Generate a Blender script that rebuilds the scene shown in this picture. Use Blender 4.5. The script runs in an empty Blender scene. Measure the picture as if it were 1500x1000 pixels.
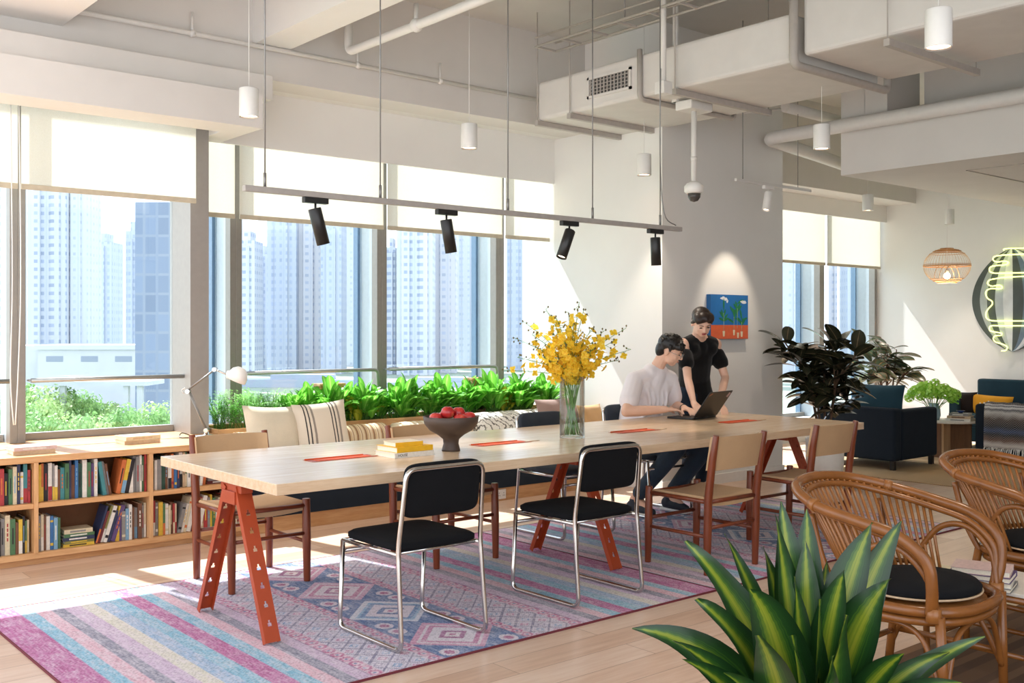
import bpy, math, random
import numpy as np
from mathutils import Vector, Matrix, Euler
PI = math.pi
SC = bpy.context.scene
COL = SC.collection
rnd = random.Random(7)
CAMZ = 1.42
F = Vector((0.644, 0.765, 0)).normalized()      # the way the camera looks
R = Vector((0.765, -0.644, 0)).normalized()
def V(*a): return Vector(a)
def at(px, py, d):
    """world point d metres ahead of the camera seen at photo pixel px, py"""
    s = d*(px-750)/1512
    return F*d + R*s + Vector((0, 0, CAMZ-(py-483)*d/1512))

# ------------------------------------------------------------ mesh builder
class MB:
    def __init__(s): s.v=[]; s.f=[]; s.m=[]; s.s=[]; s.uv=[]; s.T=None
    def add(s, vs, fs, m=0, smooth=False, uv=None):
        o=len(s.v)
        if s.T is not None: vs=[s.T@Vector(v) for v in vs]
        s.v += [tuple(v) for v in vs]
        s.uv += (uv if uv else [(0.5,0.5)]*len(vs))
        for i,f in enumerate(fs):
            s.f.append(tuple(o+k for k in f)); s.m.append(m if not isinstance(m,list) else m[i]); s.s.append(smooth)
    def box(s,x0,x1,y0,y1,z0,z1,m=0):
        vs=[(x0,y0,z0),(x1,y0,z0),(x1,y1,z0),(x0,y1,z0),(x0,y0,z1),(x1,y0,z1),(x1,y1,z1),(x0,y1,z1)]
        s.add(vs,[(0,3,2,1),(4,5,6,7),(0,1,5,4),(1,2,6,5),(2,3,7,6),(3,0,4,7)],m); return s
    def obox(s,c,size,rot=(0,0,0),m=0):
        M=Matrix.Translation(c)@Euler(rot).to_matrix().to_4x4()
        a,b,d=[k/2 for k in size]
        vs=[M@Vector(p) for p in [(-a,-b,-d),(a,-b,-d),(a,b,-d),(-a,b,-d),(-a,-b,d),(a,-b,d),(a,b,d),(-a,b,d)]]
        s.add(vs,[(0,3,2,1),(4,5,6,7),(0,1,5,4),(1,2,6,5),(2,3,7,6),(3,0,4,7)],m); return s
    def beam(s,p0,p1,w,h,m=0,up=(0,0,1)):
        p0=Vector(p0);p1=Vector(p1);t=(p1-p0).normalized();u=Vector(up)
        x=t.cross(u)
        if x.length<1e-4: x=t.cross(Vector((1,0,0)))
        x.normalize();y=x.cross(t).normalized()
        vs=[]
        for p in (p0,p1):
            for a,b in ((-1,-1),(1,-1),(1,1),(-1,1)): vs.append(p+x*a*w/2+y*b*h/2)
        s.add(vs,[(3,2,1,0),(4,5,6,7),(0,1,5,4),(1,2,6,5),(2,3,7,6),(3,0,4,7)],m); return s
    def tube(s,pts,r,seg=8,m=0,closed=False,caps=True,flat=1.0):
        pts=[Vector(p) for p in pts]; n=len(pts)
        rr=r if isinstance(r,(list,tuple)) else [r]*n
        T=[]
        for i in range(n):
            if closed: t=pts[(i+1)%n]-pts[i-1]
            else: t=pts[min(i+1,n-1)]-pts[max(i-1,0)]
            T.append(t.normalized() if t.length>1e-9 else Vector((0,0,1)))
        a=Vector((0,0,1)) if abs(T[0].z)<0.9 else Vector((1,0,0))
        N=T[0].cross(a).normalized(); vs=[]
        for i in range(n):
            if i: 
                N=(N-T[i]*N.dot(T[i]))
                if N.length<1e-6: N=T[i].orthogonal()
                N.normalize()
            B=T[i].cross(N)
            for k in range(seg):
                g=2*PI*k/seg
                vs.append(pts[i]+N*math.cos(g)*rr[i]+B*math.sin(g)*rr[i]*flat)
        fs=[]
        for i in range(n if closed else n-1):
            j=(i+1)%n
            for k in range(seg):
                l=(k+1)%seg; fs.append((i*seg+k,i*seg+l,j*seg+l,j*seg+k))
        s.add(vs,fs,m,True)
        if caps and not closed:
            o=len(s.v)-n*seg
            s.f.append(tuple(o+k for k in reversed(range(seg)))); s.m.append(m); s.s.append(False)
            s.f.append(tuple(o+(n-1)*seg+k for k in range(seg))); s.m.append(m); s.s.append(False)
        return s
    def cyl(s,p0,p1,r0,r1=None,seg=12,m=0): return s.tube([p0,p1],[r0,r0 if r1 is None else r1],seg,m)
    def lathe(s,prof,c=(0,0,0),seg=24,m=0,smooth=True,close=False,sx=1,sy=1):
        n=len(prof); vs=[]; uv=[]
        for r,z in prof:
            for k in range(seg):
                g=2*PI*k/seg; vs.append((c[0]+r*math.cos(g)*sx,c[1]+r*math.sin(g)*sy,c[2]+z))
        fs=[]
        for i in range(n-1 if not close else n):
            j=(i+1)%n
            for k in range(seg):
                l=(k+1)%seg; fs.append((i*seg+k,i*seg+l,j*seg+l,j*seg+k))
        s.add(vs,fs,m,smooth)
        o=len(s.v)-n*seg
        if not close:
            if prof[0][0]>1e-4: s.f.append(tuple(o+k for k in reversed(range(seg)))); s.m.append(m); s.s.append(False)
            if prof[-1][0]>1e-4: s.f.append(tuple(o+(n-1)*seg+k for k in range(seg))); s.m.append(m); s.s.append(False)
        return s
    def ell(s,c,rad,rot=None,seg=16,rings=10,m=0,power=1.0):
        M=rot.to_matrix() if isinstance(rot,Euler) else (rot if rot is not None else Matrix.Identity(3))
        c=Vector(c); rad=(rad,)*3 if isinstance(rad,(int,float)) else rad
        vs=[c+M@Vector((0,0,-rad[2]))]
        for i in range(1,rings):
            a=-PI/2+PI*i/rings
            for k in range(seg):
                g=2*PI*k/seg
                vs.append(c+M@Vector((rad[0]*math.cos(a)*math.cos(g),rad[1]*math.cos(a)*math.sin(g),rad[2]*math.sin(a))))
        vs.append(c+M@Vector((0,0,rad[2])))
        fs=[]
        for k in range(seg): fs.append((0,1+(k+1)%seg,1+k))
        for i in range(rings-2):
            for k in range(seg):
                l=(k+1)%seg; a=1+i*seg; fs.append((a+k,a+l,a+seg+l,a+seg+k))
        a=1+(rings-2)*seg; t=len(vs)-1
        for k in range(seg): fs.append((a+k,a+(k+1)%seg,t))
        s.add(vs,fs,m,True); return s
    def caps(s,p0,p1,r0,r1,seg=12):
        s.tube([p0,p1],[r0,r1],seg); s.ell(p0,r0,seg=seg,rings=8); s.ell(p1,r1,seg=seg,rings=8); return s
    def chain(s,pts,rs,seg=12):
        for i in range(len(pts)-1): s.caps(pts[i],pts[i+1],rs[i],rs[i+1],seg)
        return s
    def blade(s,p0,p1,p2,w,nrm,n=10,fold=0.2,m=0,prof=None,wave=0.0):
        """leaf along a bezier p0 p1 p2, two faces wide, uv u across v along"""
        p0,p1,p2,nrm=Vector(p0),Vector(p1),Vector(p2),Vector(nrm)
        vs=[];uv=[]
        for i in range(n+1):
            t=i/n
            p=p0*(1-t)**2+p1*2*t*(1-t)+p2*t*t
            tg=((p1-p0)*(1-t)+(p2-p1)*t)
            if tg.length<1e-6: tg=p2-p0
            tg.normalize()
            x=tg.cross(nrm)
            if x.length<1e-4: x=tg.orthogonal()
            x.normalize(); y=x.cross(tg)
            k=(prof(t) if prof else math.sin(PI*min(1,t*0.92+0.06))**0.8)*w/2
            if i==n: k=0.0006
            wv=wave*w*math.sin(t*11+w*50)
            vs += [p-x*k+y*(k*fold+wv),p,p+x*k+y*(k*fold-wv)]
            uv += [(0,t),(0.5,t),(1,t)]
        fs=[]
        for i in range(n):
            a=i*3; fs += [(a,a+1,a+4,a+3),(a+1,a+2,a+5,a+4)]
        s.add(vs,fs,m,True,uv); return s
    def mesh(s,name,mats):
        me=bpy.data.meshes.new(name)
        me.from_pydata(s.v,[],s.f)
        for m in (mats if isinstance(mats,(list,tuple)) else [mats]): me.materials.append(m)
        me.polygons.foreach_set('material_index',s.m)
        me.polygons.foreach_set('use_smooth',s.s)
        ul=me.uv_layers.new(name='UVMap')
        li=np.zeros(len(me.loops),dtype=np.int32); me.loops.foreach_get('vertex_index',li)
        ul.data.foreach_set('uv',np.array(s.uv,dtype=np.float32)[li].ravel())
        me.update(); return me
    def build(s,name,mats,parent=None,loc=(0,0,0),rot=(0,0,0),bev=0,seg=2):
        o=bpy.data.objects.new(name,s.mesh(name,mats)); COL.objects.link(o)
        o.location=loc; o.rotation_euler=rot
        if parent: o.parent=parent
        if bev:
            b=o.modifiers.new('bevel','BEVEL'); b.width=bev; b.segments=seg; b.limit_method='ANGLE'; b.angle_limit=0.7
        return o

def rpath(pts,rad,n=5,closed=False):
    """polyline with rounded corners"""
    pts=[Vector(p) for p in pts]; out=[]; N=len(pts)
    for i,p in enumerate(pts):
        if not closed and (i==0 or i==N-1): out.append(p); continue
        a=pts[i-1]; b=pts[(i+1)%N]
        u=(a-p); w=(b-p); r=min(rad,u.length*0.48,w.length*0.48)
        A=p+u.normalized()*r; B=p+w.normalized()*r
        for k in range(n+1):
            t=k/n; out.append(A*(1-t)**2+p*2*t*(1-t)+B*t*t)
    return out
def smooth_path(pts,n=6,closed=False):
    pts=[Vector(p) for p in pts]; N=len(pts); out=[]
    for i in range(N if closed else N-1):
        if closed: p=[pts[(i+k)%N] for k in (-1,0,1,2)]
        else: p=[pts[max(i-1,0)],pts[i],pts[i+1],pts[min(i+2,N-1)]]
        for k in range(n):
            t=k/n
            out.append(0.5*((2*p[1])+(p[2]-p[0])*t+(2*p[0]-5*p[1]+4*p[2]-p[3])*t*t+(3*p[1]-p[0]-3*p[2]+p[3])*t**3))
    if not closed: out.append(pts[-1])
    return out

def tag(o,label=None,cat=None,group=None,kind=None):
    if label: o['label']=label
    if cat: o['category']=cat
    if group: o['group']=group
    if kind: o['kind']=kind
    return o
def thing(name,label,cat,loc=(0,0,0),rz=0,group=None):
    o=bpy.data.objects.new(name,None); COL.objects.link(o)
    o.location=loc; o.rotation_euler=(0,0,rz); o.empty_display_size=0.1
    return tag(o,label,cat,group)
def struct(name,mb,mats,bev=0):
    o=mb.build(name,mats,bev=bev); o['kind']='structure'; return o
def dup(root,loc=None,rz=None,label=None,group=None):
    r=root.copy(); COL.objects.link(r)
    if loc is not None: r.location=loc
    if rz is not None: r.rotation_euler=(0,0,rz)
    if label: r['label']=label
    if group: r['group']=group
    for ch in list(root.children):
        c=ch.copy(); COL.objects.link(c); c.parent=r
        for g in list(ch.children):
            d=g.copy(); COL.objects.link(d); d.parent=c
    return r
def B(x0,x1,y0,y1,z0,z1): return MB().box(x0,x1,y0,y1,z0,z1)

# ------------------------------------------------------------ materials
def srgb(h):
    if isinstance(h,str): c=[int(h[i:i+2],16)/255 for i in (0,2,4)]
    else: c=[k/255 for k in h]
    return tuple((k/12.92 if k<=0.04045 else ((k+0.055)/1.055)**2.4) for k in c)+(1,)
class NT:
    def __init__(s,name):
        s.mat=bpy.data.materials.new(name); s.mat.use_nodes=True; s.t=s.mat.node_tree; s.n=s.t.nodes; s.l=s.t.links
        s.b=s.n['Principled BSDF']; s.out=s.n['Material Output']
    def N(s,ty,**k):
        n=s.n.new(ty)
        for a,b in k.items():
            if a in n.inputs: n.inputs[a].default_value=b
            else: setattr(n,a,b)
        return n
    def L(s,a,b): s.l.new(a,b)
    def math(s,op,a,b=None,c=None):
        n=s.n.new('ShaderNodeMath'); n.operation=op
        for i,x in enumerate((a,b,c)):
            if x is None: continue
            if isinstance(x,(int,float)): n.inputs[i].default_value=x
            else: s.l.new(x,n.inputs[i])
        return n.outputs[0]
    def mix(s,f,a,b,bt='MIX'):
        n=s.n.new('ShaderNodeMix'); n.data_type='RGBA'; n.blend_type=bt
        for i,x in ((0,f),(6,a),(7,b)):
            if isinstance(x,(int,float,tuple)): n.inputs[i].default_value=x
            else: s.l.new(x,n.inputs[i])
        return n.outputs[2]
    def coord(s,scale=(1,1,1),kind='Object',rot=(0,0,0)):
        c=s.n.new('ShaderNodeTexCoord'); m=s.n.new('ShaderNodeMapping'); m.inputs['Scale'].default_value=scale; m.inputs['Rotation'].default_value=rot
        s.l.new(c.outputs[kind],m.inputs[0]); return m.outputs[0]
    def noise(s,vec,scale,det=3,rough=.5):
        n=s.n.new('ShaderNodeTexNoise'); n.inputs['Scale'].default_value=scale; n.inputs['Detail'].default_value=det; n.inputs['Roughness'].default_value=rough
        s.l.new(vec,n.inputs['Vector']); return n.outputs['Fac']
    def ramp(s,f,stops,interp='LINEAR'):
        r=s.n.new('ShaderNodeValToRGB'); e=r.color_ramp; e.interpolation=interp
        while len(e.elements)<len(stops): e.elements.new(0.5)
        for el,(p,c) in zip(e.elements,stops): el.position=p; el.color=c
        s.l.new(f,r.inputs[0]); return r.outputs[0]
    def bump(s,h,st=0.3,dist=0.01):
        b=s.n.new('ShaderNodeBump'); b.inputs['Strength'].default_value=st; b.inputs['Distance'].default_value=dist
        s.l.new(h,b.inputs['Height']); s.l.new(b.outputs[0],s.b.inputs['Normal'])
def mat(name,col,rough=0.6,metal=0,var=0.06,scale=25,bump=0.0,spec=0.5,sheen=0,trans=0):
    k=NT(name); c=srgb(col); v=k.coord()
    f=k.noise(v,scale)
    hi=tuple(min(1,x*(1+var)) for x in c[:3])+(1,); lo=tuple(x*(1-var) for x in c[:3])+(1,)
    k.L(k.ramp(f,[(0.3,lo),(0.7,hi)]),k.b.inputs['Base Color'])
    k.b.inputs['Roughness'].default_value=rough; k.b.inputs['Metallic'].default_value=metal
    k.b.inputs['Specular IOR Level'].default_value=spec
    if sheen: k.b.inputs['Sheen Weight'].default_value=sheen
    if bump: k.bump(f,bump)
    return k.mat
def emis(name,col,st):
    k=NT(name); k.b.inputs['Base Color'].default_value=srgb(col); k.b.inputs['Emission Color'].default_value=srgb(col); k.b.inputs['Emission Strength'].default_value=st
    return k.mat
def wood(name,c1,c2,axis='x',rough=0.45,scale=1.0,bump=0.08):
    k=NT(name); sc={'x':(1.2,14,14),'y':(14,1.2,14),'z':(14,14,1.2)}[axis]
    v=k.coord(tuple(q*scale for q in sc))
    f=k.noise(v,2.2,6,.6); g=k.noise(v,14,2)
    ff=k.math('ADD',k.math('MULTIPLY',f,0.75),k.math('MULTIPLY',g,0.25))
    k.L(k.ramp(ff,[(0.32,srgb(c1)),(0.68,srgb(c2))]),k.b.inputs['Base Color'])
    k.b.inputs['Roughness'].default_value=rough; k.bump(ff,bump,0.003); return k.mat
def fabric(name,col,rough=0.95,scale=400,var=0.12,sheen=0.15):
    k=NT(name); c=srgb(col); v=k.coord(); f=k.noise(v,scale,2); g=k.noise(v,8,3)
    ff=k.math('ADD',k.math('MULTIPLY',f,.6),k.math('MULTIPLY',g,.4))
    k.L(k.ramp(ff,[(0.3,tuple(x*(1-var) for x in c[:3])+(1,)),(0.7,tuple(min(1,x*(1+var)) for x in c[:3])+(1,))]),k.b.inputs['Base Color'])
    k.b.inputs['Roughness'].default_value=rough; k.b.inputs['Sheen Weight'].default_value=sheen; k.b.inputs['Specular IOR Level'].default_value=.2
    k.bump(f,.25,.002); return k.mat
def glassy(name,tint=(1,1,1,1),gloss=0.06,rough=0.0,fres=True):
    k=NT(name); k.n.remove(k.b)
    tr=k.N('ShaderNodeBsdfTransparent'); tr.inputs[0].default_value=tint
    gl=k.N('ShaderNodeBsdfGlossy'); gl.inputs['Roughness'].default_value=rough
    mx=k.N('ShaderNodeMixShader')
    if fres:
        lw=k.N('ShaderNodeLayerWeight'); lw.inputs['Blend'].default_value=0.12
        k.L(k.math('MINIMUM',k.math('ADD',lw.outputs['Facing'],gloss),0.85) if False else k.math('ADD',k.math('MULTIPLY',lw.outputs['Fresnel'],0.7),gloss),mx.inputs[0])
    else: mx.inputs[0].default_value=gloss
    k.L(tr.outputs[0],mx.inputs[1]); k.L(gl.outputs[0],mx.inputs[2]); k.L(mx.outputs[0],k.out.inputs[0]); return k.mat
def leafmat(name,stops,rough=0.35,trans=0.35,across=True):
    """stops over |u-0.5|*2 (0 = midrib, 1 = edge)"""
    k=NT(name); uv=k.N('ShaderNodeTexCoord'); sp=k.N('ShaderNodeSeparateXYZ'); k.L(uv.outputs['UV'],sp.inputs[0])
    u=k.math('MULTIPLY',k.math('ABSOLUTE',k.math('SUBTRACT',sp.outputs[0],0.5)),2.0)
    nz=k.noise(k.coord(),9,3); u2=k.math('ADD',u,k.math('MULTIPLY',k.math('SUBTRACT',nz,0.5),0.35))
    c=k.ramp(u2,[(p,srgb(q)) for p,q in stops])
    k.L(c,k.b.inputs['Base Color']); k.b.inputs['Roughness'].default_value=rough
    tl=k.N('ShaderNodeBsdfTranslucent'); k.L(c,tl.inputs[0]); mx=k.N('ShaderNodeMixShader'); mx.inputs[0].default_value=trans
    k.L(k.b.outputs[0],mx.inputs[1]); k.L(tl.outputs[0],mx.inputs[2]); k.L(mx.outputs[0],k.out.inputs[0]); return k.mat
M={}
M['wall']=mat('wall_paint','ECEAE6',.85,var=.015,scale=3)
M['beam']=mat('ceiling_paint','DEDAD5',.85,var=.02,scale=4,bump=.05)
M['slab']=mat('slab_paint','CFCCC6',.9,var=.03,scale=3)
M['duct']=mat('duct_wrap','D9D5D0',.75,var=.03,scale=6,bump=.25)
M['pipe']=mat('white_pipe','E2DFDA',.45,var=.02)
M['bracket']=mat('grey_bracket','B4ADA6',.5,var=.05)
M['rod']=mat('steel_rod','8E8C8A',.4,.6,var=.05)
M['white']=mat('white_plastic','EDEBE7',.45,var=.02)
M['black']=mat('black_metal','1B1A1A',.4,var=.1)
M['chrome']=mat('chrome_tube','C9C6C2',.16,1.0,var=.05)
M['alu']=mat('aluminium','A9AAA8',.38,.7,var=.05)
M['mull']=mat('mullion_metal','938F89',.45,.2,var=.04); M['mullside_reflect']=mat('mullion_side','BDC9D2',.4,.1,var=.03)  # pale blue of the mullion side has the glass reflection painted in
M['fin']=mat('blue_fin','5F7890',.3,.2,var=.08)
M['glass']=glassy('window_glass',(.93,.97,1,1),.03)
M['vase']=glassy('clear_glass',(.975,.99,.985,1),.05)
M['water']=glassy('vase_water',(.93,.965,.96,1),.05)
M['oak']=wood('oak_board','C08A55','DDB080','x')
M['oakv']=wood('oak_upright','C08A55','DDB080','z')
M['tabletop']=wood('pale_oak_top','CFAE8B','E6CDAE','x',.24,bump=.04)
M['walnut']=wood('red_stained_wood','6A2F18','8A4527','z',.32)
M['walnutx']=wood('red_stained_rail','6A2F18','8A4527','x',.32)
M['dark_in']=mat('bookcase_back','8A5A35',.6)
M['orange']=mat('orange_steel','A9431F',.45,var=.04)
M['navy']=fabric('navy_fabric','1F2731',sheen=0)
M['blackfab']=fabric('black_fabric','121316',sheen=0)
M['charcoal']=fabric('charcoal_fabric','343A42')
M['skin_m']=mat('skin_light','E2B49A',.5,var=.04,scale=12)
M['skin_w']=mat('skin_fair','E4B8A0',.5,var=.04,scale=12)
M['hair']=mat('black_hair','15110F',.45,var=.3,scale=60)
M['hairw']=mat('dark_brown_hair','2A1D18',.45,var=.3,scale=60)
SKY=1.4; SUN=6.5; EXPO=0.97
# ============================================================ THE SETTING
def plank_floor():
    k=NT('plank_floor'); v=k.coord((1,1,1))
    br=k.N('ShaderNodeTexBrick'); br.offset=0.37; br.inputs['Scale'].default_value=1; br.inputs['Brick Width'].default_value=1.7; br.inputs['Row Height'].default_value=.18
    br.inputs['Mortar Size'].default_value=.0018; br.inputs['Color1'].default_value=(0,0,0,1); br.inputs['Color2'].default_value=(1,1,1,1); br.inputs['Mortar'].default_value=(.5,.5,.5,1)
    k.L(v,br.inputs['Vector'])
    g=k.noise(k.coord((1.5,16,16)),2.0,6,.62)
    f=k.math('ADD',k.math('MULTIPLY',g,.65),k.math('MULTIPLY',br.outputs['Color'],.35))
    c=k.ramp(f,[(0.2,srgb('BE9B82')),(0.5,srgb('D6B69E')),(0.8,srgb('E6CFBC'))])
    c=k.mix(br.outputs['Fac'],c,srgb('A08069'))
    k.L(c,k.b.inputs['Base Color']); k.b.inputs['Roughness'].default_value=.3; k.bump(g,.06,.003); return k.mat
M['floor']=plank_floor()
struct('floor',B(-1.5,13.0,-1.5,7.65,-.3,0),M['floor'])
struct('ceiling',B(-1.5,13.3,-1.5,8.1,4.12,4.35),M['slab'])
# left bay bulkheads, beams along the window wall
mb=MB(); mb.box(-1.5,3.37,6.75,7.06,2.85,3.09); mb.box(-1.5,3.05,7.06,7.20,2.985,3.09); mb.box(3.19,3.37,7.06,7.49,2.85,3.09); struct('trim_1',mb,M['beam'])
struct('trim_2',B(-1.5,3.51,6.87,7.20,3.092,3.27),M['beam'],bev=.006)
struct('trim_3',B(-1.5,6.9,7.04,7.34,3.28,4.12),M['beam'])
mb=MB(); mb.box(3.37,6.83,7.465,7.49,2.85,3.28); mb.box(3.19,6.83,7.49,7.58,2.985,3.28); mb.box(3.19,6.83,7.341,7.465,3.28,3.30); struct('trim_4',mb,M['wall'])
struct('trim_5',B(8.6,12.95,7.04,7.58,3.1,4.12),M['beam'])
mb=MB(); mb.box(8.6,12.95,7.465,7.49,2.88,3.1); mb.box(8.6,12.95,7.49,7.58,3.0,3.1); struct('trim_6',mb,M['wall'])
struct('trim_7',B(.9,2.09,.5,7.04,3.4,4.12),M['wall'])
struct('trim_8',B(3.43,3.71,.5,7.04,3.52,4.12),M['wall'])
struct('wall_column',B(6.83,8.6,6.07,7.95,0,4.12),M['wall'])
struct('baseboard_column',B(6.82,8.61,6.055,6.07,0,.09),M['white'])
struct('wall_far',B(12.95,13.2,-1.5,7.95,0,4.12),M['wall'])
struct('baseboard_far',B(12.935,12.95,-1.5,7.6,0,.09),M['white'])
struct('wall_back_light_block',B(3.5,12.95,-1.7,-1.5,0,4.12),M['wall'])  # unseen wall added behind the camera to cut fill light on the foreground
# low wall below the glass
struct('wall_window_left',B(-1.5,3.2,7.6,7.95,-.3,.62),M['wall'])
struct('wall_window_middle',B(3.2,6.83,7.66,7.95,-.3,.62),M['wall'])
struct('wall_window_right',B(8.6,12.95,7.66,7.95,-.3,.30),M['wall'])
struct('trim_9',B(3.05,3.19,7.26,7.64,.0,4.1),M['wall'] if False else mat('pilaster_metal','9C9792',.5,.1,var=.03))
# dropped ceiling at the right
mb=MB(); mb.box(8.2,12.95,-1.5,5.17,2.8,3.2); struct('ceiling_dropped',mb,M['beam'])
mb=MB()
for a in ((8.75,10.35,1.9,1.912),(8.75,10.35,4.288,4.3),(8.75,8.762,1.9,4.3),(10.338,10.35,1.9,4.3)): mb.box(a[0],a[1],a[2],a[3],2.794,2.80)
struct('trim_10',mb,M['bracket'])
struct('trim_11',B(8.6,12.95,-1.5,4.6,3.2,4.12),M['beam'])
mb=MB(); mb.box(8.2,8.75,4.72,5.17,3.2,4.12); mb.box(8.19,8.2,4.93,4.94,3.3,4.1); struct('trim_12',mb,M['beam'],bev=.004)

# ------------------------------------------------------------ windows
def window(n,x0,x1,y0,y1,z0,z1,yg,mw=.05,fins=True,left=True,right=True):
    mb=MB()
    if left: mb.box(x0,x0+mw,y0,y0+.09,z0,z1)
    if right: mb.box(x1-mw,x1,y0,y0+.09,z0,z1)
    mb.box(x0+(mw if left else 0),x1-(mw if right else 0),yg-.03,yg+.03,z0,z0+.05)
    mb.box(x0+(mw if left else 0),x1-(mw if right else 0),yg-.03,yg+.03,z1-.05,z1)
    w=struct('window_%d'%n,mb,M['mull'],bev=.003)
    B(x0+(mw if left else 0),x1-(mw if right else 0),yg-.006,yg+.006,z0+.05,z1-.05).build('pane',M['glass'],w)
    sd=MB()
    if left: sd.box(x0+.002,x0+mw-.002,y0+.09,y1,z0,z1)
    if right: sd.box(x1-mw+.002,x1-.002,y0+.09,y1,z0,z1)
    if sd.v: sd.build('mullion_side',M['mullside_reflect'],w)
    if fins:
        B(x1-.075,x1-.052,yg+.02,yg+.09,z0,z1).build('fin',M['fin'],w)
    return w
window(1,.55,1.92,7.42,7.66,.66,4.1,7.6,fins=False,mw=.05)
window(2,1.92,3.05,7.42,7.66,.66,4.1,7.6,fins=False,mw=.05,right=False)
window(3,3.19,3.565,7.6,7.9,.62,4.1,7.86,left=False)
window(4,3.565,4.92,7.6,7.9,.62,4.1,7.86)
window(5,4.92,6.25,7.6,7.9,.62,4.1,7.86)
window(6,6.25,6.83,7.6,7.9,.62,4.1,7.86,right=False,fins=False)
window(7,8.6,10.3,7.6,7.9,.30,4.1,7.86,left=False)
window(8,10.3,11.62,7.6,7.9,.30,4.1,7.86)
window(9,11.62,12.93,7.6,7.9,.30,4.1,7.86)
# grab rails
def rail(x0,x1,y,z,lab,bend=True):
    pts=[(0,0,0),(x1-x0,0,0)]
    if bend: pts=rpath([(0,0,0),(x1-x0,0,0),(x1-x0+.04,.03,-.36)],.04)
    t=thing('window_rail',lab,'rail',(x0,y,z))
    MB().tube(pts,.016,10).build('rail_tube',M['alu'],t)
    mb=MB()
    for x in (.0,): mb.cyl((x,0,0),(x,.12 if y>7.4 else .07,0),.009)
    mb.build('rail_bracket',M['alu'],t)
rail(.6,1.86,7.37,1.08,'grey metal grab rail across the window at the left edge of the photo',False)
rail(1.99,3.045,7.37,1.08,'thick grey grab rail across the garden window above the bookcase',False)
rail(3.60,4.82,7.52,1.08,'slim grab rail behind the desk lamp and leafy planter')
rail(4.94,6.14,7.52,1.08,'slim grab rail across the window between the fruit bowl and yellow flowers')
rail(10.36,11.5,7.52,1.08,'grab rail across the far window left of its central mullion')
rail(11.68,12.85,7.52,1.08,'grab rail across the last far window beside the white wall')

# ------------------------------------------------------------ roller blinds
def blindmat():
    k=NT('blind_fabric'); v=k.coord(); f=k.noise(v,300,2)
    c=k.ramp(f,[(.3,srgb('EEE8DA')),(.7,srgb('F6F1E6'))]); k.n.remove(k.b)
    d=k.N('ShaderNodeBsdfDiffuse'); k.L(c,d.inputs[0]); t=k.N('ShaderNodeBsdfTranslucent'); k.L(c,t.inputs[0]); tr=k.N('ShaderNodeBsdfTransparent')
    a=k.N('ShaderNodeMixShader'); a.inputs[0].default_value=.5; b=k.N('ShaderNodeMixShader'); b.inputs[0].default_value=.16
    k.L(d.outputs[0],a.inputs[1]); k.L(t.outputs[0],a.inputs[2]); k.L(a.outputs[0],b.inputs[1]); k.L(tr.outputs[0],b.inputs[2]); k.L(b.outputs[0],k.out.inputs[0]); return k.mat
M['blind']=blindmat(); M['hem']=mat('blind_hem','C9BDA6',.6)
def blind(x0,x1,y,zb,zt,lab,cord=None):
    t=thing('roller_blind',lab,'blind',((x0+x1)/2,y,zb))
    w=(x1-x0)/2
    B(-w,w,-.0015,.0015,.035,zt-zb).build('blind_fabric',M['blind'],t)
    mb=MB(); mb.box(-w,w,-.009,.009,0,.035); mb.build('hem_bar',M['hem'],t,bev=.003)
    MB().tube([(-w,0,zt-zb-.03),(w,0,zt-zb-.03)],.028,12).build('roller_tube',M['alu'],t)
    if cord is not None:
        mb=MB()
        for k in (0,1):
            pts=[(cord+k*.05,-.035,zt-zb-.05),(cord+k*.05+.01,-.04,zt-zb-1.2),(cord+k*.055-.01*k,-.035,-1.2),(cord+.02+.01*k,-.03,-1.52)]
            mb.tube(smooth_path(pts,5),.004,6)
        mb.build('cord',M['white'],t)
blind(.52,1.85,7.15,2.33,2.965,'roller blind over the window cut by the left edge of the photo')
blind(1.87,3.045,7.15,2.33,2.965,'wide cream roller blind over the garden window above the bookcase',cord=-.66)
blind(3.20,3.52,7.53,2.285,2.965,'narrow cream roller blind right behind the pilaster')
blind(3.56,4.89,7.53,2.285,2.965,'cream roller blind above the desk lamp, left of the two middle wide ones')
blind(4.93,6.22,7.53,2.285,2.965,'cream roller blind above the second black spotlight, right of the central mullion')
blind(6.26,6.82,7.53,2.285,2.965,'short cream roller blind beside the white column above the yellow flowers')
blind(10.28,11.58,7.53,2.245,2.98,'far cream roller blind next to the column, left of the central mullion')
blind(11.63,12.9,7.53,2.245,2.98,'farthest cream roller blind beside the end wall')
blind(8.63,10.25,7.53,2.245,2.98,'far cream roller blind mostly hidden behind the column')

# ------------------------------------------------------------ ceiling services
def rods(mb,pts,z0,z1=4.12,r=.005):
    for x,y in pts: mb.cyl((x,y,z0),(x,y,z1),r,seg=6)
t=thing('air_duct','big white wrapped air duct with side grille running under the ceiling','air duct',(5.84,6.6,3.2))
def ductbox(y0,y1,z1=.33,x0=0,x1=1.08,z0=0): return B(x0,x1,y0,y1,z0,z1)
ductbox(-2.55,0).build('duct_section',M['duct'],t,bev=.03,seg=3)
ductbox(-7.6,-2.62,.56,.02,1.08,.03).build('duct_section',M['duct'],t,bev=.03,seg=3)
mb=MB(); mb.tube(rpath([(-.03,-2.585,.62),(-.03,-2.585,-.03),(1.14,-2.585,-.03),(1.14,-2.585,.62)],.06),.03,8); mb.build('flange',M['bracket'],t)
mb=MB(); mb.tube(rpath([(-.02,-1.2,.36),(-.02,-1.2,-.02),(1.13,-1.2,-.02),(1.13,-1.2,.36)],.05),.02,8); mb.build('flange',M['bracket'],t)
mb=MB(); mb.tube(rpath([(-.03,-5.2,.62),(-.03,-5.2,-.03),(1.14,-5.2,-.03),(1.14,-5.2,.62)],.06),.035,8); mb.build('flange',M['bracket'],t)
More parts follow.
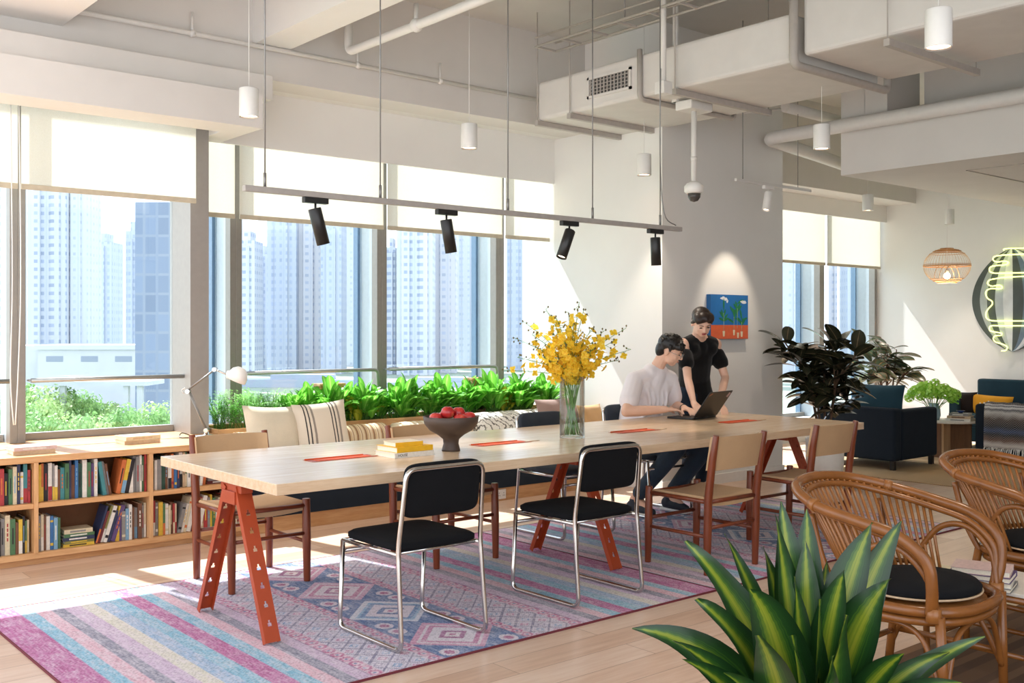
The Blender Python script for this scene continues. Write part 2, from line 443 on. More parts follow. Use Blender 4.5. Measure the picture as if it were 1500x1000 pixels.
for y in (-.02,-.42,-1.55,-3.25,-4.5):
    mb=MB(); mb.box(-.03,1.25 if y>-1 else 1.14,y-.02,y+.02,-.045,-.002); rods(mb,[(-.018,y),(1.12,y)],-.03,.92,.005); mb.build('hanger',M['bracket'],t)
g=MB(); 
for y0,y1,z0,z1 in ((-1.1,-.62,.23,.25),(-1.1,-.62,.08,.10),(-1.1,-1.08,.08,.25),(-.64,-.62,.08,.25)): g.box(-.016,.0,y0,y1,z0,z1)
gr=g.build('grille_frame',M['duct'],t)
g=MB(); g.box(-.003,.0,-1.08,-.64,.10,.23,1)
for k in range(12): g.box(-.013,-.004,-1.075+k*.038,-1.067+k*.038,.10,.23)
for k in range(4): g.box(-.010,-.003,-1.08,-.64,.122+k*.028,.127+k*.028)
g.build('grille',[M['bracket'],mat('grille_dark','4B4A48',.6)],gr)

def pend(x,y,zb,lab,d=.12,h=.18,grp=None,name='pendant_lamp'):
    t=thing(name,lab,'pendant lamp',(x,y,zb))
    MB().lathe([(d/2-.006,0.012),(d/2-.001,0),(d/2,.004),(d/2,h-.004),(d/2-.004,h),(.01,h)],seg=28).build('lamp_shade',M['white'],t)
    MB().lathe([(0.0001,.011),(d/2-.007,.011)],seg=24).build('lamp_lens',M['lens'],t)
    MB().cyl((0,0,h),(0,0,4.12-zb),.0022,seg=6).build('cable',M['white'],t)
    return t
M['lens']=emis('lamp_lens','FFE9D2',2.2)
pend(2.9,6.0,2.75,'white cylinder pendant lamp hanging in front of the left bulkhead')
pend(4.64,6.0,2.75,'white cylinder pendant lamp hanging above the middle windows')
pend(6.5,5.98,2.73,'white cylinder pendant lamp beside the corner of the white column')
pend(4.58,2.38,2.72,'largest white cylinder pendant lamp at the top right below the duct')
pend(6.6,4.32,2.74,'white cylinder pendant lamp at the corner of the dropped ceiling')
pend(10.4,6.22,2.74,'small white cylinder lamp in front of the far windows')
pend(12.3,6.25,2.72,'smallest white cylinder lamp above the woven globe lamp',.11)

def spot(name,lab,loc,rz,tilt,mt,grp=None,l=.17,r=.034):
    t=thing(name,lab,'spotlight',loc,rz,grp)
    B(-.07,.07,-.017,.017,-.03,.0).build('adapter',mt,t,bev=.003)
    mb=MB(); mb.cyl((0,0,-.03),(0,0,-.07),.006); mb.build('stem',mt,t)
    M4=Matrix.Translation((0,0,-.075))@Euler((0,tilt,0)).to_matrix().to_4x4()
    mb=MB(); mb.T=M4; mb.lathe([(.001,.02),(r-.003,.02),(r,.016),(r,-l),(r-.004,-l),(r-.006,-l+.02),(.001,-l+.02)],seg=24); mb.build('lamp_head',mt,t)
    mb=MB(); mb.T=M4; mb.lathe([(.0005,-l+.012),(r-.007,-l+.012)],seg=18); mb.build('lamp_lens',M['lens'],t)
    return t
RY=4.73; RZ=2.102
def railX(px): 
    k=(px-750)/1512; d=RY/(.765-.644*k); return d*(.644+.765*k)
x0,x1=railX(357),railX(997)
t=thing('track_rail','long grey lighting track hung over the table on thin rods','lighting track',(x0,RY,RZ))
B(0,x1-x0,-.017,.017,-.0,.03).build('track',mat('track_grey','A59E98',.45),t,bev=.003)
for px in (388,557,744,868,967):
    x=railX(px)-x0; mb=MB(); mb.cyl((x,0,.03),(x,0,4.12-RZ),.004,seg=6); mb.cyl((x,0,.03),(x,0,.10),.008,seg=8); mb.build('rod',M['rod'],t)
mb=MB(); mb.tube(smooth_path([(x1-x0-.2,.005,1.1),(x1-x0-.19,.02,.5),(x1-x0-.16,.01,.12),(x1-x0-.05,.0,.04)],6),.004,6); mb.build('cable',M['rod'],t)
for px,tl,lab in ((462,-.28,'black track spotlight at the left, tilted over the striped cushion'),(654,-.2,'second black track spotlight from the left above the fruit bowl'),(834,.42,'black track spotlight tilted left above the yellow flowers'),(960,-.05,'rightmost black track spotlight above the seated person')):
    spot('track_spotlight',lab,(railX(px),RY,RZ),0,tl,M['black'])
t=thing('track_rail','short white lighting track hanging in front of the column','lighting track',(7.25,5.6,2.71))
B(0,1.12,-.012,.012,0,.025).build('track',M['pipe'],t)
mb=MB(); rods(mb,[(.1,0),(.92,0)],.025,1.41,.004); mb.build('rod',M['rod'],t)
spot('track_spotlight','small white spotlight lighting the painting on the column',(7.72,5.6,2.71),PI/2*0,.25,M['white'],l=.15,r=.036)

t=thing('security_camera','white dome security camera on a ceiling pole before the column','camera',(6.23,5.21,2.43))
MB().lathe([(.02,0.14),(.055,.125),(.075,.10),(.075,.06),(.055,.045)],seg=24).build('housing',M['white'],t)
MB().lathe([(.052,.046),(.048,.015),(.03,-.012),(.001,-.02)],seg=20).build('dome',mat('dome_smoke','4A4644',.12),t)
mb=MB(); mb.cyl((0,0,.14),(0,0,.68),.022); mb.cyl((0,0,.30),(0,0,.33),.026); mb.build('pole',M['pipe'],t)
mb=MB(); mb.box(-.13,.13,-.08,.08,.68,.75); mb.build('mounting_box',M['pipe'],t,bev=.01)
# vertical conduits left of the duct
t=thing('conduit_pipe','white vertical conduit pipe hanging down to the dome camera box','pipe',(6.12,5.3,3.18))
MB().cyl((0,0,.0),(0,0,.94),.024).build('pipe',M['pipe'],t)
MB().cyl((0,0,.0),(0,0,.05),.032).build('collar',M['pipe'],t)
t=thing('conduit_pipe','thin conduit with a small junction box left of the white vertical pipe','pipe',(5.64,5.0,3.12))
MB().cyl((0,0,.09),(0,0,1.0),.02).build('pipe',M['pipe'],t)
B(-.045,.045,-.045,.045,0,.09).build('junction_box',M['pipe'],t,bev=.004)

def pipe(lab,pts,r,fit=(),name='ceiling_pipe'):
    o=Vector(pts[0]); t=thing(name,lab,'pipe',o)
    P=rpath([Vector(p)-o for p in pts],max(.06,r*2))
    MB().tube(P,r,12).build('pipe',M['pipe'],t)
    for p in fit:
        p=Vector(p)-o; mb=MB(); mb.cyl(p+Vector((0,0,-r*1.1)),p+Vector((0,0,.15)),r*.5); mb.ell(p,r*1.5); mb.build('clamp',M['pipe'],t)
pipe('long thin white pipe clamped along the beam above the windows',[(-1.4,6.99,3.5),(6.6,6.99,3.5)],.018,[(1.2,6.99,3.5),(2.95,6.99,3.5),(4.3,6.99,3.5),(5.1,6.99,3.5)])
pipe('white pipe with an elbow dropping from the ceiling at the top centre',[(4.1,6.8,4.1),(4.1,6.8,3.53),(4.1,2.0,3.53)],.032,[(4.1,5.9,3.53)])
pipe('thick white pipe along the top of the dropped ceiling with an elbow',[(8.1,-1.4,3.22),(8.1,5.9,3.22),(8.9,5.95,3.18),(9.8,5.95,3.1)],.062)
pipe('white pipe running behind the elbow of the thick pipe',[(8.0,5.62,3.46),(9.0,5.62,3.45)],.05)
pipe('thin white pipe curving from the column top to the thick pipes',[(6.95,6.02,3.35),(7.5,5.95,3.38),(8.1,5.62,3.46)],.013,[(7.6,5.9,3.4)])
t=thing('cable_tray','white ladder cable tray above the air duct','cable tray',(5.55,6.3,3.72))
mb=MB()
for x in (0,.22): mb.tube([(x,0,0),(x,-5.5,0)],.010,6); mb.tube([(x,0,.07),(x,-5.5,.07)],.008,6)
for k in range(19): mb.box(0,.22,-.02-k*.3,-.0-k*.3,-.008,.008)
mb.build('ladder',M['bracket'],t)
mb=MB(); rods(mb,[(0,-1),(0,-2.6),(.22,-4)],0,.395,.006); mb.build('rod',M['rod'],t)
for lab,x,y,z in (('threaded ceiling rod holding the end of the air duct',5.70,6.75,3.53),):
    pass
# ============================================================ BOOKCASE
BX0,BX1=.40,3.21
t=thing('bookcase','long low oak bookcase full of books under the left windows','bookcase',(BX0,6.6,0))
W=BX1-BX0
B(-.01,W,-.005,.995,.62,.66).build('top',M['oak'],t,bev=.003)
B(0,W,.01,.36,.04,.075).build('bottom_board',M['oak'],t,bev=.002)
B(0,W,.05,.34,0,.04).build('plinth',M['oak'],t)
B(0,W,.36,.375,.04,.62).build('back_panel',M['dark_in'],t)
divs=[.40,1.10,1.80,2.50,3.185]
for x in divs: B(x-BX0,x-BX0+.025,0,.36,.075,.62).build('divider',M['oakv'],t,bev=.002)
for i in range(4): B(divs[i]+.025-BX0,divs[i+1]-BX0,.004,.36,.345,.375).build('shelf',M['oak'],t,bev=.002)
PAL={'black':'1F1E22','navy blue':'2A3350','white':'DAD5CB','cream':'CFC0A0','grey':'85827F','red':'A23436','dark red':'64282B','orange':'C46A38','yellow':'D2AE3C','green':'48704B','olive':'7F7C42','teal':'3F7F84','blue':'36699C','light blue':'769DB8','brown':'6A4530','purple':'59446F','pink':'D58C93','beige':'C3A888','dark green':'25463A','pale pink':'CFB3AE'}
BM={k:mat('cover_'+k.replace(' ','_'),v,.5,var=.1,scale=60) for k,v in PAL.items()}
M['pages']=mat('paper_pages','EBE2CD',.85,var=.06,scale=200)
def bookmesh(th,h,d,c,acc,style):
    """upright book, spine at y=0 facing -y, x = thickness"""
    mb=MB(); e=.0018
    mb.box(e,th-e,.004,d-.004,.004,h-.004,1)
    mb.box(0,e,0,d,0,h,0); mb.box(th-e,th,0,d,0,h,0); mb.box(e,th-e,0,.003,0,h,0)
    if style==0: mb.box(.0008,th-.0008,-.0006,0,h*.12,h*.2,2); mb.box(.0008,th-.0008,-.0006,0,h*.82,h*.88,2)
    elif style==1: mb.box(th*.36,th*.64,-.0006,0,h*.3,h*.75,2)
    elif style==2: mb.box(.0004,th-.0004,-.0006,0,0.002,h*.38,2)
    elif style==3:
        for k in range(4): mb.box(th*.36,th*.64,-.0006,0,h*(.35+k*.12),h*(.35+k*.12+.085),2)
    return mb
ORD=['first','second','third','fourth','fifth','sixth','seventh','eighth','ninth','tenth','eleventh','twelfth','thirteenth','fourteenth','fifteenth','sixteenth','seventeenth','eighteenth','nineteenth','twentieth','21st','22nd','23rd','24th','25th','26th','27th','28th','29th','30th','31st','32nd','33rd','34th','35th','36th']
names=list(PAL)[:-1]
def shelf_run(x0,x1,z,seq,where,grp,colors=None):
    """seq: list of (kind, amount): 'up' to x, 'gap' to x, 'lean' n books ending leaning left/right"""
    br=random.Random(hash(where)%1000 if False else sum(map(ord,where)))
    x=x0; n=0
    for kind,val in seq:
        if kind=='gap': x=val; continue
        lean=0
        while x<val-.010:
            th=br.uniform(.012,.027); h=br.uniform(.185,.238); d=br.uniform(.13,.17)
            if colors: cn=colors[n%len(colors)]
            else: cn=br.choice(names)
            if kind!='up':
                a=kind; w=th/math.cos(a)+.002
                if x+th/math.cos(a)>val+.01 and n: break
            else:
                a=0
                if x+th>val: th=val-x
                if th<.008: break
                w=th+.0012
            acc=br.choice(['white','cream','black','yellow','red','light blue','orange'])
            if acc==cn: acc='white' if cn!='white' else 'black'
            st=br.choice([0,1,1,2,3,4,4])
            me=bookmesh(th,h,d,cn,acc,st).build('book',[BM[cn],M['pages'],BM[acc]])
            yy=6.6+.035+br.uniform(0,.02)
            if a: 
                me.rotation_euler=(0,a,0)
                # keep the lowest corner on the shelf
                low=min(-th*math.sin(a),0) if a>0 else 0
                me.location=(x+(h*math.sin(-a) if a<0 else 0)*1.0,yy,z+max(0,th*math.sin(a)))
            else: me.location=(x,yy,z)
            col={'white':'white','cream':'cream'}.get(cn,cn)
            det={0:'with two %s bands on its spine','1':''}
            dd=[' with two %s bands'%acc,' with %s spine panel'%acc,' with %s lower spine'%acc,' with %s spine blocks'%acc,' with a plain spine'][st]
            n+=1
            tag(me,'%s%s book%s, %s from left, %s'%(cn,' leaning' if a else '',dd,ORD[min(n-1,35)],where),'book',grp)
            x+=w
    return n
def flat_stack(x,y,z,items,where,rz=0,grp=None,spine='-y'):
    """items bottom first: (colour, w, d, th, accent)"""
    zz=z
    for i,(cn,w,d,th,acc,lab) in enumerate(items):
        t=thing('book',lab,'book',(x,y,zz),rz+(.04 if i%2 else -.03),grp)
        mb=MB(); mb.box(-w/2,w/2,-d/2,d/2,0,.0022); mb.box(-w/2,w/2,-d/2,d/2,th-.0022,th); mb.box(-w/2,w/2,-d/2,-d/2+.003,.0022,th-.0022)
        mb.build('cover',BM[cn],t)
        B(-w/2+.004,w/2-.004,-d/2+.0032,d/2-.004,.0022,th-.0022).build('pages',M['pages'],t)
        if acc: B(-w*.3,w*.25,-d/2-.0006,-d/2,th*.3,th*.7).build('spine_label',BM[acc],t)
        zz+=th+.0003
    return zz
U,Lw=.376,.076
c1=['black','teal','white','white','navy blue','purple','grey','white','black','green','brown']
shelf_run(1.13,1.79,U,[('up',1.79)],'upper shelf at photo edge','books in the leftmost bay',['brown','white','red','black','green','cream','navy blue','white','teal','red','white','white','cream','navy blue','purple','grey','white','cream','black','dark green','brown'])
shelf_run(1.13,1.79,Lw,[('up',1.785)],'lower shelf at photo edge','books in the leftmost bay',['dark red','black','grey','cream','green','brown','yellow','black','green','cream','olive','yellow','white','purple','cream','olive','white','grey','black','white','brown'])
shelf_run(1.832,2.495,U,[('up',2.185),(-.16,2.255),('gap',2.30),(.20,2.375),('up',2.495)],'upper middle shelf','books in the middle bay',['yellow','orange','black','white','grey','white','brown','teal','green','navy blue','brown','blue','dark green','white','green','purple','white','teal','grey','brown','orange','yellow','black','white','grey','grey','white','green','red','white','red','cream'])
shelf_run(1.832,2.495,Lw,[('up',1.975),('gap',2.175),(.30,2.285),(.12,2.33),('up',2.495)],'lower middle shelf','books in the middle bay',['grey','cream','brown','white','blue','light blue','green','navy blue','dark red','olive','white','navy blue','purple','yellow','purple','grey','light blue','white','brown','grey','brown'])
flat_stack(2.077,6.72,Lw,[('yellow',.185,.14,.018,'black','yellow book lying flat at the bottom of the stack in the middle bay'),('olive',.18,.14,.018,'yellow','olive book lying flat second in the stack in the middle bay'),('navy blue',.19,.14,.022,'white','navy blue book lying flat third in the stack in the middle bay'),('green',.185,.135,.02,'white','green book lying flat below the top of the stack in the middle bay'),('cream',.17,.13,.026,'grey','thick cream book lying flat on top of the stack in the middle bay')],'',0,'flat stack in the middle bay')
shelf_run(2.532,3.18,U,[('up',2.80),(.12,2.90)],'upper shelf behind chair','books in the right bay',['green','white','grey','dark green','brown','white','orange','blue','navy blue','white','beige'])
flat_stack(3.02,6.74,U,[('dark red',.2,.15,.022,'white','dark red book at the bottom of the flat stack behind the wooden chair'),('grey',.2,.15,.018,'white','grey book inside the flat stack behind the wooden chair'),('red',.19,.14,.022,'white','red book third up in the flat stack behind the wooden chair'),('white',.19,.14,.02,'red','white book on top of the flat stack behind the wooden chair')],'',0,'flat stack in the right bay')
shelf_run(2.532,3.18,Lw,[('up',2.70),(.22,2.86),('up',3.17)],'lower shelf behind chair','books in the right bay',['red','grey','yellow','green','white','cream','brown','red','cream','grey','white','cream','white','dark red','red','white','beige'])
flat_stack(1.83,6.78,.66,[('beige',.24,.17,.026,None,'tan book under the other at the left end of the bookcase top'),('pale pink',.25,.18,.022,'white','pale pink and grey book on top of the tan one on the left bookcase top')],'',0,'two books on the left of the bookcase top')
flat_stack(2.55,6.95,.66,[('beige',.24,.18,.024,None,'tan book under the other near the pilaster on the bookcase top'),('cream',.24,.18,.028,'beige','cream book on top of the tan one near the pilaster')],'',.05,'two books near the pilaster')

# desk lamp
bx,by,bz=3.05,6.98,.66
t=thing('desk_lamp','white and chrome jointed desk lamp standing on the end of the bookcase','desk lamp',(bx,by,bz))
MB().lathe([(.001,0),(.085,0),(.085,.014),(.02,.02),(.012,.05),(.001,.05)],seg=28).build('base',M['chrome'],t)
def Lp(dx,dz): return Vector((R.x*dx,R.y*dx,dz))
sd=F*.012
for s_ in (1,-1):
    mb=MB()
    mb.cyl(Lp(0,.045)+sd*s_,Lp(-.12,.32)+sd*s_,.0055,seg=6); mb.cyl(Lp(-.14,.33)+sd*s_,Lp(.06,.48)+sd*s_,.0055,seg=6)
    mb.build('arm',M['rod'],t)
mb=MB()
for p in ((-.13,.325),(.06,.48),(0,.05)): mb.cyl(Lp(*p)-sd*1.8,Lp(*p)+sd*1.8,.016)
mb.tube(smooth_path([Lp(-.16,.31),Lp(-.175,.335),Lp(-.15,.35)],4),.004,6); mb.build('joint',M['chrome'],t)
mb=MB(); mb.cyl(Lp(.06,.48),Lp(.16,.44),.007); mb.build('neck',M['chrome'],t)
mb=MB(); Mx=Matrix.Translation(Lp(.22,.43))@Matrix.Rotation(.45,4,F)
mb.T=Mx; mb.lathe([(.001,.07),(.03,.066),(.055,.045),(.07,.01),(.072,-.03),(.068,-.03),(.066,.008),(.05,.04),(.001,.062)],seg=24)
mb.T=None; mb.cyl(Lp(.145,.445),Lp(.19,.44),.028,.034); mb.build('lamp_shade',M['white'],t)
mb=MB(); mb.tube(smooth_path([(-.08,.0,.004),(-.17,.05,.006),(-.13,.12,.03),(-.05,.16,.004)],6),.004,6); mb.build('cord',M['black'],t)

# ============================================================ WINDOW BENCH
def stripe_mat(name,cols,axis='x',period=.1,rough=.9,nz=.02):
    k=NT(name); sp=k.N('ShaderNodeSeparateXYZ'); v=k.coord(); k.L(v,sp.inputs[0])
    a={'x':0,'y':1,'z':2}[axis]
    u=k.math('DIVIDE',sp.outputs[a],period); u=k.math('ADD',u,k.math('MULTIPLY',k.noise(v,20),nz)); u=k.math('FRACT',k.math('ADD',u,100))
    k.L(k.ramp(u,[(p,srgb(c)) for p,c in cols],'CONSTANT'),k.b.inputs['Base Color']); k.b.inputs['Roughness'].default_value=rough
    k.bump(k.noise(v,300,2),.2,.002); return k.mat
M['bolster']=stripe_mat('striped_weave',[(0,'D8C3A2'),(.3,'B08A66'),(.42,'8A6A50'),(.55,'D0B48E'),(.8,'E4D3B6'),(.9,'A07C5C')],'x',.075)
M['pillow2']=stripe_mat('dark_striped_linen',[(0,'DDD0BC'),(.30,'3B3634'),(.34,'DDD0BC'),(.42,'4A4542'),(.47,'DDD0BC'),(.56,'8F8478'),(.64,'DDD0BC')],'x',.21)
def pattern_mat():
    k=NT('black_white_weave'); v=k.coord((1,1,1)); w=k.N('ShaderNodeTexWave'); w.bands_direction='DIAGONAL'; w.inputs['Scale'].default_value=9; w.inputs['Distortion'].default_value=6; w.inputs['Detail Scale'].default_value=3
    k.L(v,w.inputs['Vector']); k.L(k.ramp(w.outputs['Fac'],[(0,srgb('4D4A46')),(.22,srgb('CFC8BB')),(.3,srgb('EEE9DF'))]),k.b.inputs['Base Color']); k.b.inputs['Roughness'].default_value=.95; return k.mat
M['patt']=pattern_mat(); M['cream']=fabric('cream_cotton','DDD2BB'); M['mauve']=fabric('brown_linen','9C8176'); M['seatfab']=fabric('bench_seat_fabric','B8AC9A')
t=thing('window_bench','built-in window bench with navy front panel on a wooden plinth','bench',(3.215,6.6,0))
B(0,3.61,.03,.55,0,.11).build('plinth',M['oak'],t)
B(0,3.61,.0,.55,.11,.36).build('front_panel',M['navy'],t,bev=.004)
B(0,3.61,-.01,.40,.361,.45).build('seat_cushion',M['seatfab'],t,bev=.02,seg=3)
t=thing('socket_plate','white socket plate on the wooden plinth of the window bench','socket',(5.46,6.622,.015))
B(-.05,.05,0,.008,0,.08).build('plate',M['white'],t,bev=.002)
mb=MB()
for x in (-.025,.025):
    for dx,dz in ((-.007,.03),(.007,.03),(0,.05)): mb.box(x+dx-.002,x+dx+.002,-.001,0,dz-.004,dz+.004)
mb.build('socket_slots',M['black'],t)
# planter
PX0,PX1,PY0,PY1=3.215,6.82,7.16,7.58
t=thing('window_planter','long oak planter box running behind the bench under the windows','planter',(PX0,PY0,0))
for nm,b in (('front_board',(0,PX1-PX0,0,.025,0,.69)),('back_board',(0,PX1-PX0,.395,.42,0,.69)),('end_board',(0,.025,.025,.395,0,.69)),('end_board',(PX1-PX0-.025,PX1-PX0,.025,.395,0,.69))): B(*b).build(nm,M['oak'],t,bev=.002)
B(.025,PX1-PX0-.025,.025,.395,.5,.63).build('soil',mat('potting_soil','33261D',.95,var=.3,scale=60,bump=.6),t)
for x in (4.30,5.86):
    t=thing('wooden_riser','small oak box rising from the planter %s'%('beside the striped pillow' if x<5 else 'above the brown cushion'),'wooden box',(x,7.44,.631))
    B(-.11,.11,-.06,.06,.0,.33).build('box',M['oakv'],t,bev=.003); B(-.12,.12,-.07,.07,.331,.352).build('lid',M['oak'],t,bev=.003)

def roll(name,lab,x0,x1,y,z,r,mt,cat='bolster'):
    mb=MB(); L=x1-x0; n=24; prof=[]
    pts=[(-L/2+L*i/n,0,0) for i in range(n+1)]; rr=[]
    for i in range(n+1):
        e=min(i,n-i)/n*L; k=min(1,(e/.06)) ; rr.append(r*(.45+.55*math.sqrt(1-(1-k)**2))*(1+.02*math.sin(i*2.1)))
    mb.tube(pts,rr,20,0,flat=.95); o=mb.build(name,mt,loc=((x0+x1)/2,y,z)); return tag(o,lab,cat)
roll('bolster_cushion','long striped brown bolster along the bench behind the pillows',3.24,4.62,7.035,.565,.115,M['bolster'])
roll('bolster_cushion','pale striped bolster behind the fruit bowl',4.64,5.44,7.035,.562,.112,stripe_mat('pale_striped_weave',[(0,'D9C6AA'),(.5,'EADFCB'),(.8,'C8AE8C')],'x',.08))
roll('bolster_cushion','black and white patterned bolster right of the fruit bowl',5.46,6.3,7.035,.58,.13,M['patt'])
def cushion(name,lab,c,w,h,th,rot,mt,group=None,cat='cushion'):
    mb=MB(); n=14; 
    for sgn in (1,-1):
        vs=[];uv=[]
        for i in range(n+1):
            for j in range(n+1):
                u=-1+2*i/n; v=-1+2*j/n
                k=(1-abs(u)**2.4)*(1-abs(v)**2.4); k=max(0,k)**.55
                px=u*w/2*(1-.07*(1-v*v)*abs(u)**3); pz=v*h/2*(1-.07*(1-u*u)*abs(v)**3)
                vs.append((px,sgn*(th/2*k+.001)+.004*math.sin(u*5+v*3)*k,pz)); uv.append((u,v))
        fs=[]
        for i in range(n):
            for j in range(n):
                a=i*(n+1)+j; q=(a,a+n+1,a+n+2,a+1); fs.append(q if sgn<0 else q[::-1])
        mb.add(vs,fs,0,True)
    o=mb.build(name,mt,loc=c,rot=rot); return tag(o,lab,cat,group)
cushion('cushion','plain cream pillow at the left end of the bench beside the desk lamp',(3.50,6.86,.665),.46,.42,.14,(-.28,.06,.10),M['cream'])
cushion('cushion','cream pillow with dark stripes leaning right of the plain cream one',(3.90,6.84,.665),.44,.44,.13,(-.25,-.06,-.05),M['pillow2'])
cushion('cushion','brown linen pillow on the bench below the yellow flowers',(6.36,6.90,.655),.50,.30,.15,(-.35,.0,.0),M['mauve'])
o=cushion('cushion','tan cushion at the right end of the bench behind the glass vase',(6.66,6.78,.60),.30,.28,.12,(-.3,.0,.0),fabric('tan_fabric','C29A6C'))

# plants in the planter
M['leaf1']=leafmat('bright_green_leaf',[(0,'C6EE86'),(.12,'8AD050'),(1,'58A835')],.3,.5)
M['leaf2']=leafmat('fern_leaf',[(0,'B4E888'),(1,'86CC62')],.4,.5)
M['leafY']=leafmat('yellow_green_leaf',[(0,'E6DE5A'),(.5,'C9C33A'),(1,'6C9A2A')],.35,.45)
M['stem']=mat('green_stem','5E8C3A',.5)
def planter_plant(seed,n=34,hh=.34,spread=.17,m='leaf1'):
    r=random.Random(seed); mb=MB(); 
    for i in range(n):
        a=r.uniform(0,2*PI); lean=r.uniform(.15,1.0); L=r.uniform(.15,.24); h=hh*r.uniform(.35,1.0)*(1.05-.35*lean)
        b=Vector((r.uniform(-.05,.05),r.uniform(-.04,.04),0)); d=Vector((math.cos(a),math.sin(a)*.75,0))
        top=b+d*spread*lean*.55+Vector((0,0,h*.55))
        mb.tube([b,(b+top)/2+Vector((0,0,.03)),top],[.004,.003,.002],5,1)
        tip=top+d*L*(.25+.7*lean)+Vector((0,0,L*(1.0-lean*.75)))
        mid=(top+tip)/2+Vector((0,0,L*.22))-d*.0
        mb.blade(top,mid,tip,r.uniform(.055,.085),Vector((0,0,1))*.6-d*.8+Vector((r.uniform(-.3,.3),r.uniform(-.3,.3),0)),8,.25,0)
    return mb
vars_=[planter_plant(s,n=62,hh=.40).mesh('foliage',[M['leaf1'],M['stem']]) for s in (1,2,3)]
k=0; xs=[3.90+i*.165 for i in range(17)]
for i,x in enumerate(xs):
    if abs(x-4.30)<.08 or abs(x-5.86)<.08: y=7.27
    else: y=7.30+(.07 if i%2 else 0)
    o=bpy.data.objects.new('leafy_plant',vars_[i%3]); COL.objects.link(o); o.location=(x,y,.625); s=1.0+.12*((i*7)%5-2)/2; o.scale=(s,s,s); o.rotation_euler=(0,0,i*1.9)
    tag(o,'broad-leaved bright green plant in the row filling the long window planter','plant','broad-leaved plants in the window planter')
def fern(seed,n=60,h=.38,sp=.22):
    r=random.Random(seed); mb=MB()
    for i in range(n):
        a=r.uniform(0,2*PI); d=Vector((math.cos(a),math.sin(a)*.7,0)); q=r.uniform(.2,1); H=h*r.uniform(.5,1)
        pts=[Vector((r.uniform(-.08,.08),r.uniform(-.05,.05),0))]; 
        p1=pts[0]+d*sp*q*.4+Vector((0,0,H*.8)); p2=pts[0]+d*sp*q*1.1+Vector((0,0,H*.9))
        prev=pts[0]; K=12
        for j in range(1,K+1):
            t_=j/K; p=pts[0]*(1-t_)**2+p1*2*t_*(1-t_)+p2*t_*t_; tg=(p-prev).normalized(); sd_=tg.cross(Vector((0,0,1)))
            if sd_.length<.1: sd_=Vector((1,0,0))
            sd_.normalize()
            if j>3:
                l=.06*(1-.6*t_)
                for s_ in (1,-1): mb.blade(p,p+sd_*s_*l*.6+tg*l*.3,p+sd_*s_*l+tg*l*.5-Vector((0,0,.01)),.011,(0,.2,1),2,0,0)
            prev=p
        mb.tube([pts[0],(pts[0]+p1)/2,(p1+p2)/2],.002,4,1)
    return mb
for i,(x,y,sd_,lab) in enumerate(((3.36,7.36,5,'feathery fern at the left end of the window planter by the pilaster'),(3.56,7.30,6,'feathery fern behind the shade of the desk lamp'),(3.74,7.36,8,'feathery fern behind the plain cream pillow'),(6.58,7.34,7,'feathery fern at the right end of the window planter by the column'))):
    o=fern(sd_).build('fern',[M['leaf2'],M['stem']],loc=(x,y,.625)); tag(o,lab,'plant')
o=planter_plant(11,16,.3,.14).build('yellow_leaved_plant',[M['leafY'],M['stem']],loc=(4.46,7.28,.625)); tag(o,'small plant with yellow-green leaves beside the left wooden riser box','plant')
o=planter_plant(12,16,.3,.12).build('yellow_leaved_plant',[M['leafY'],M['stem']],loc=(6.02,7.27,.625)); tag(o,'small plant with yellowish leaves above the brown linen pillow','plant')
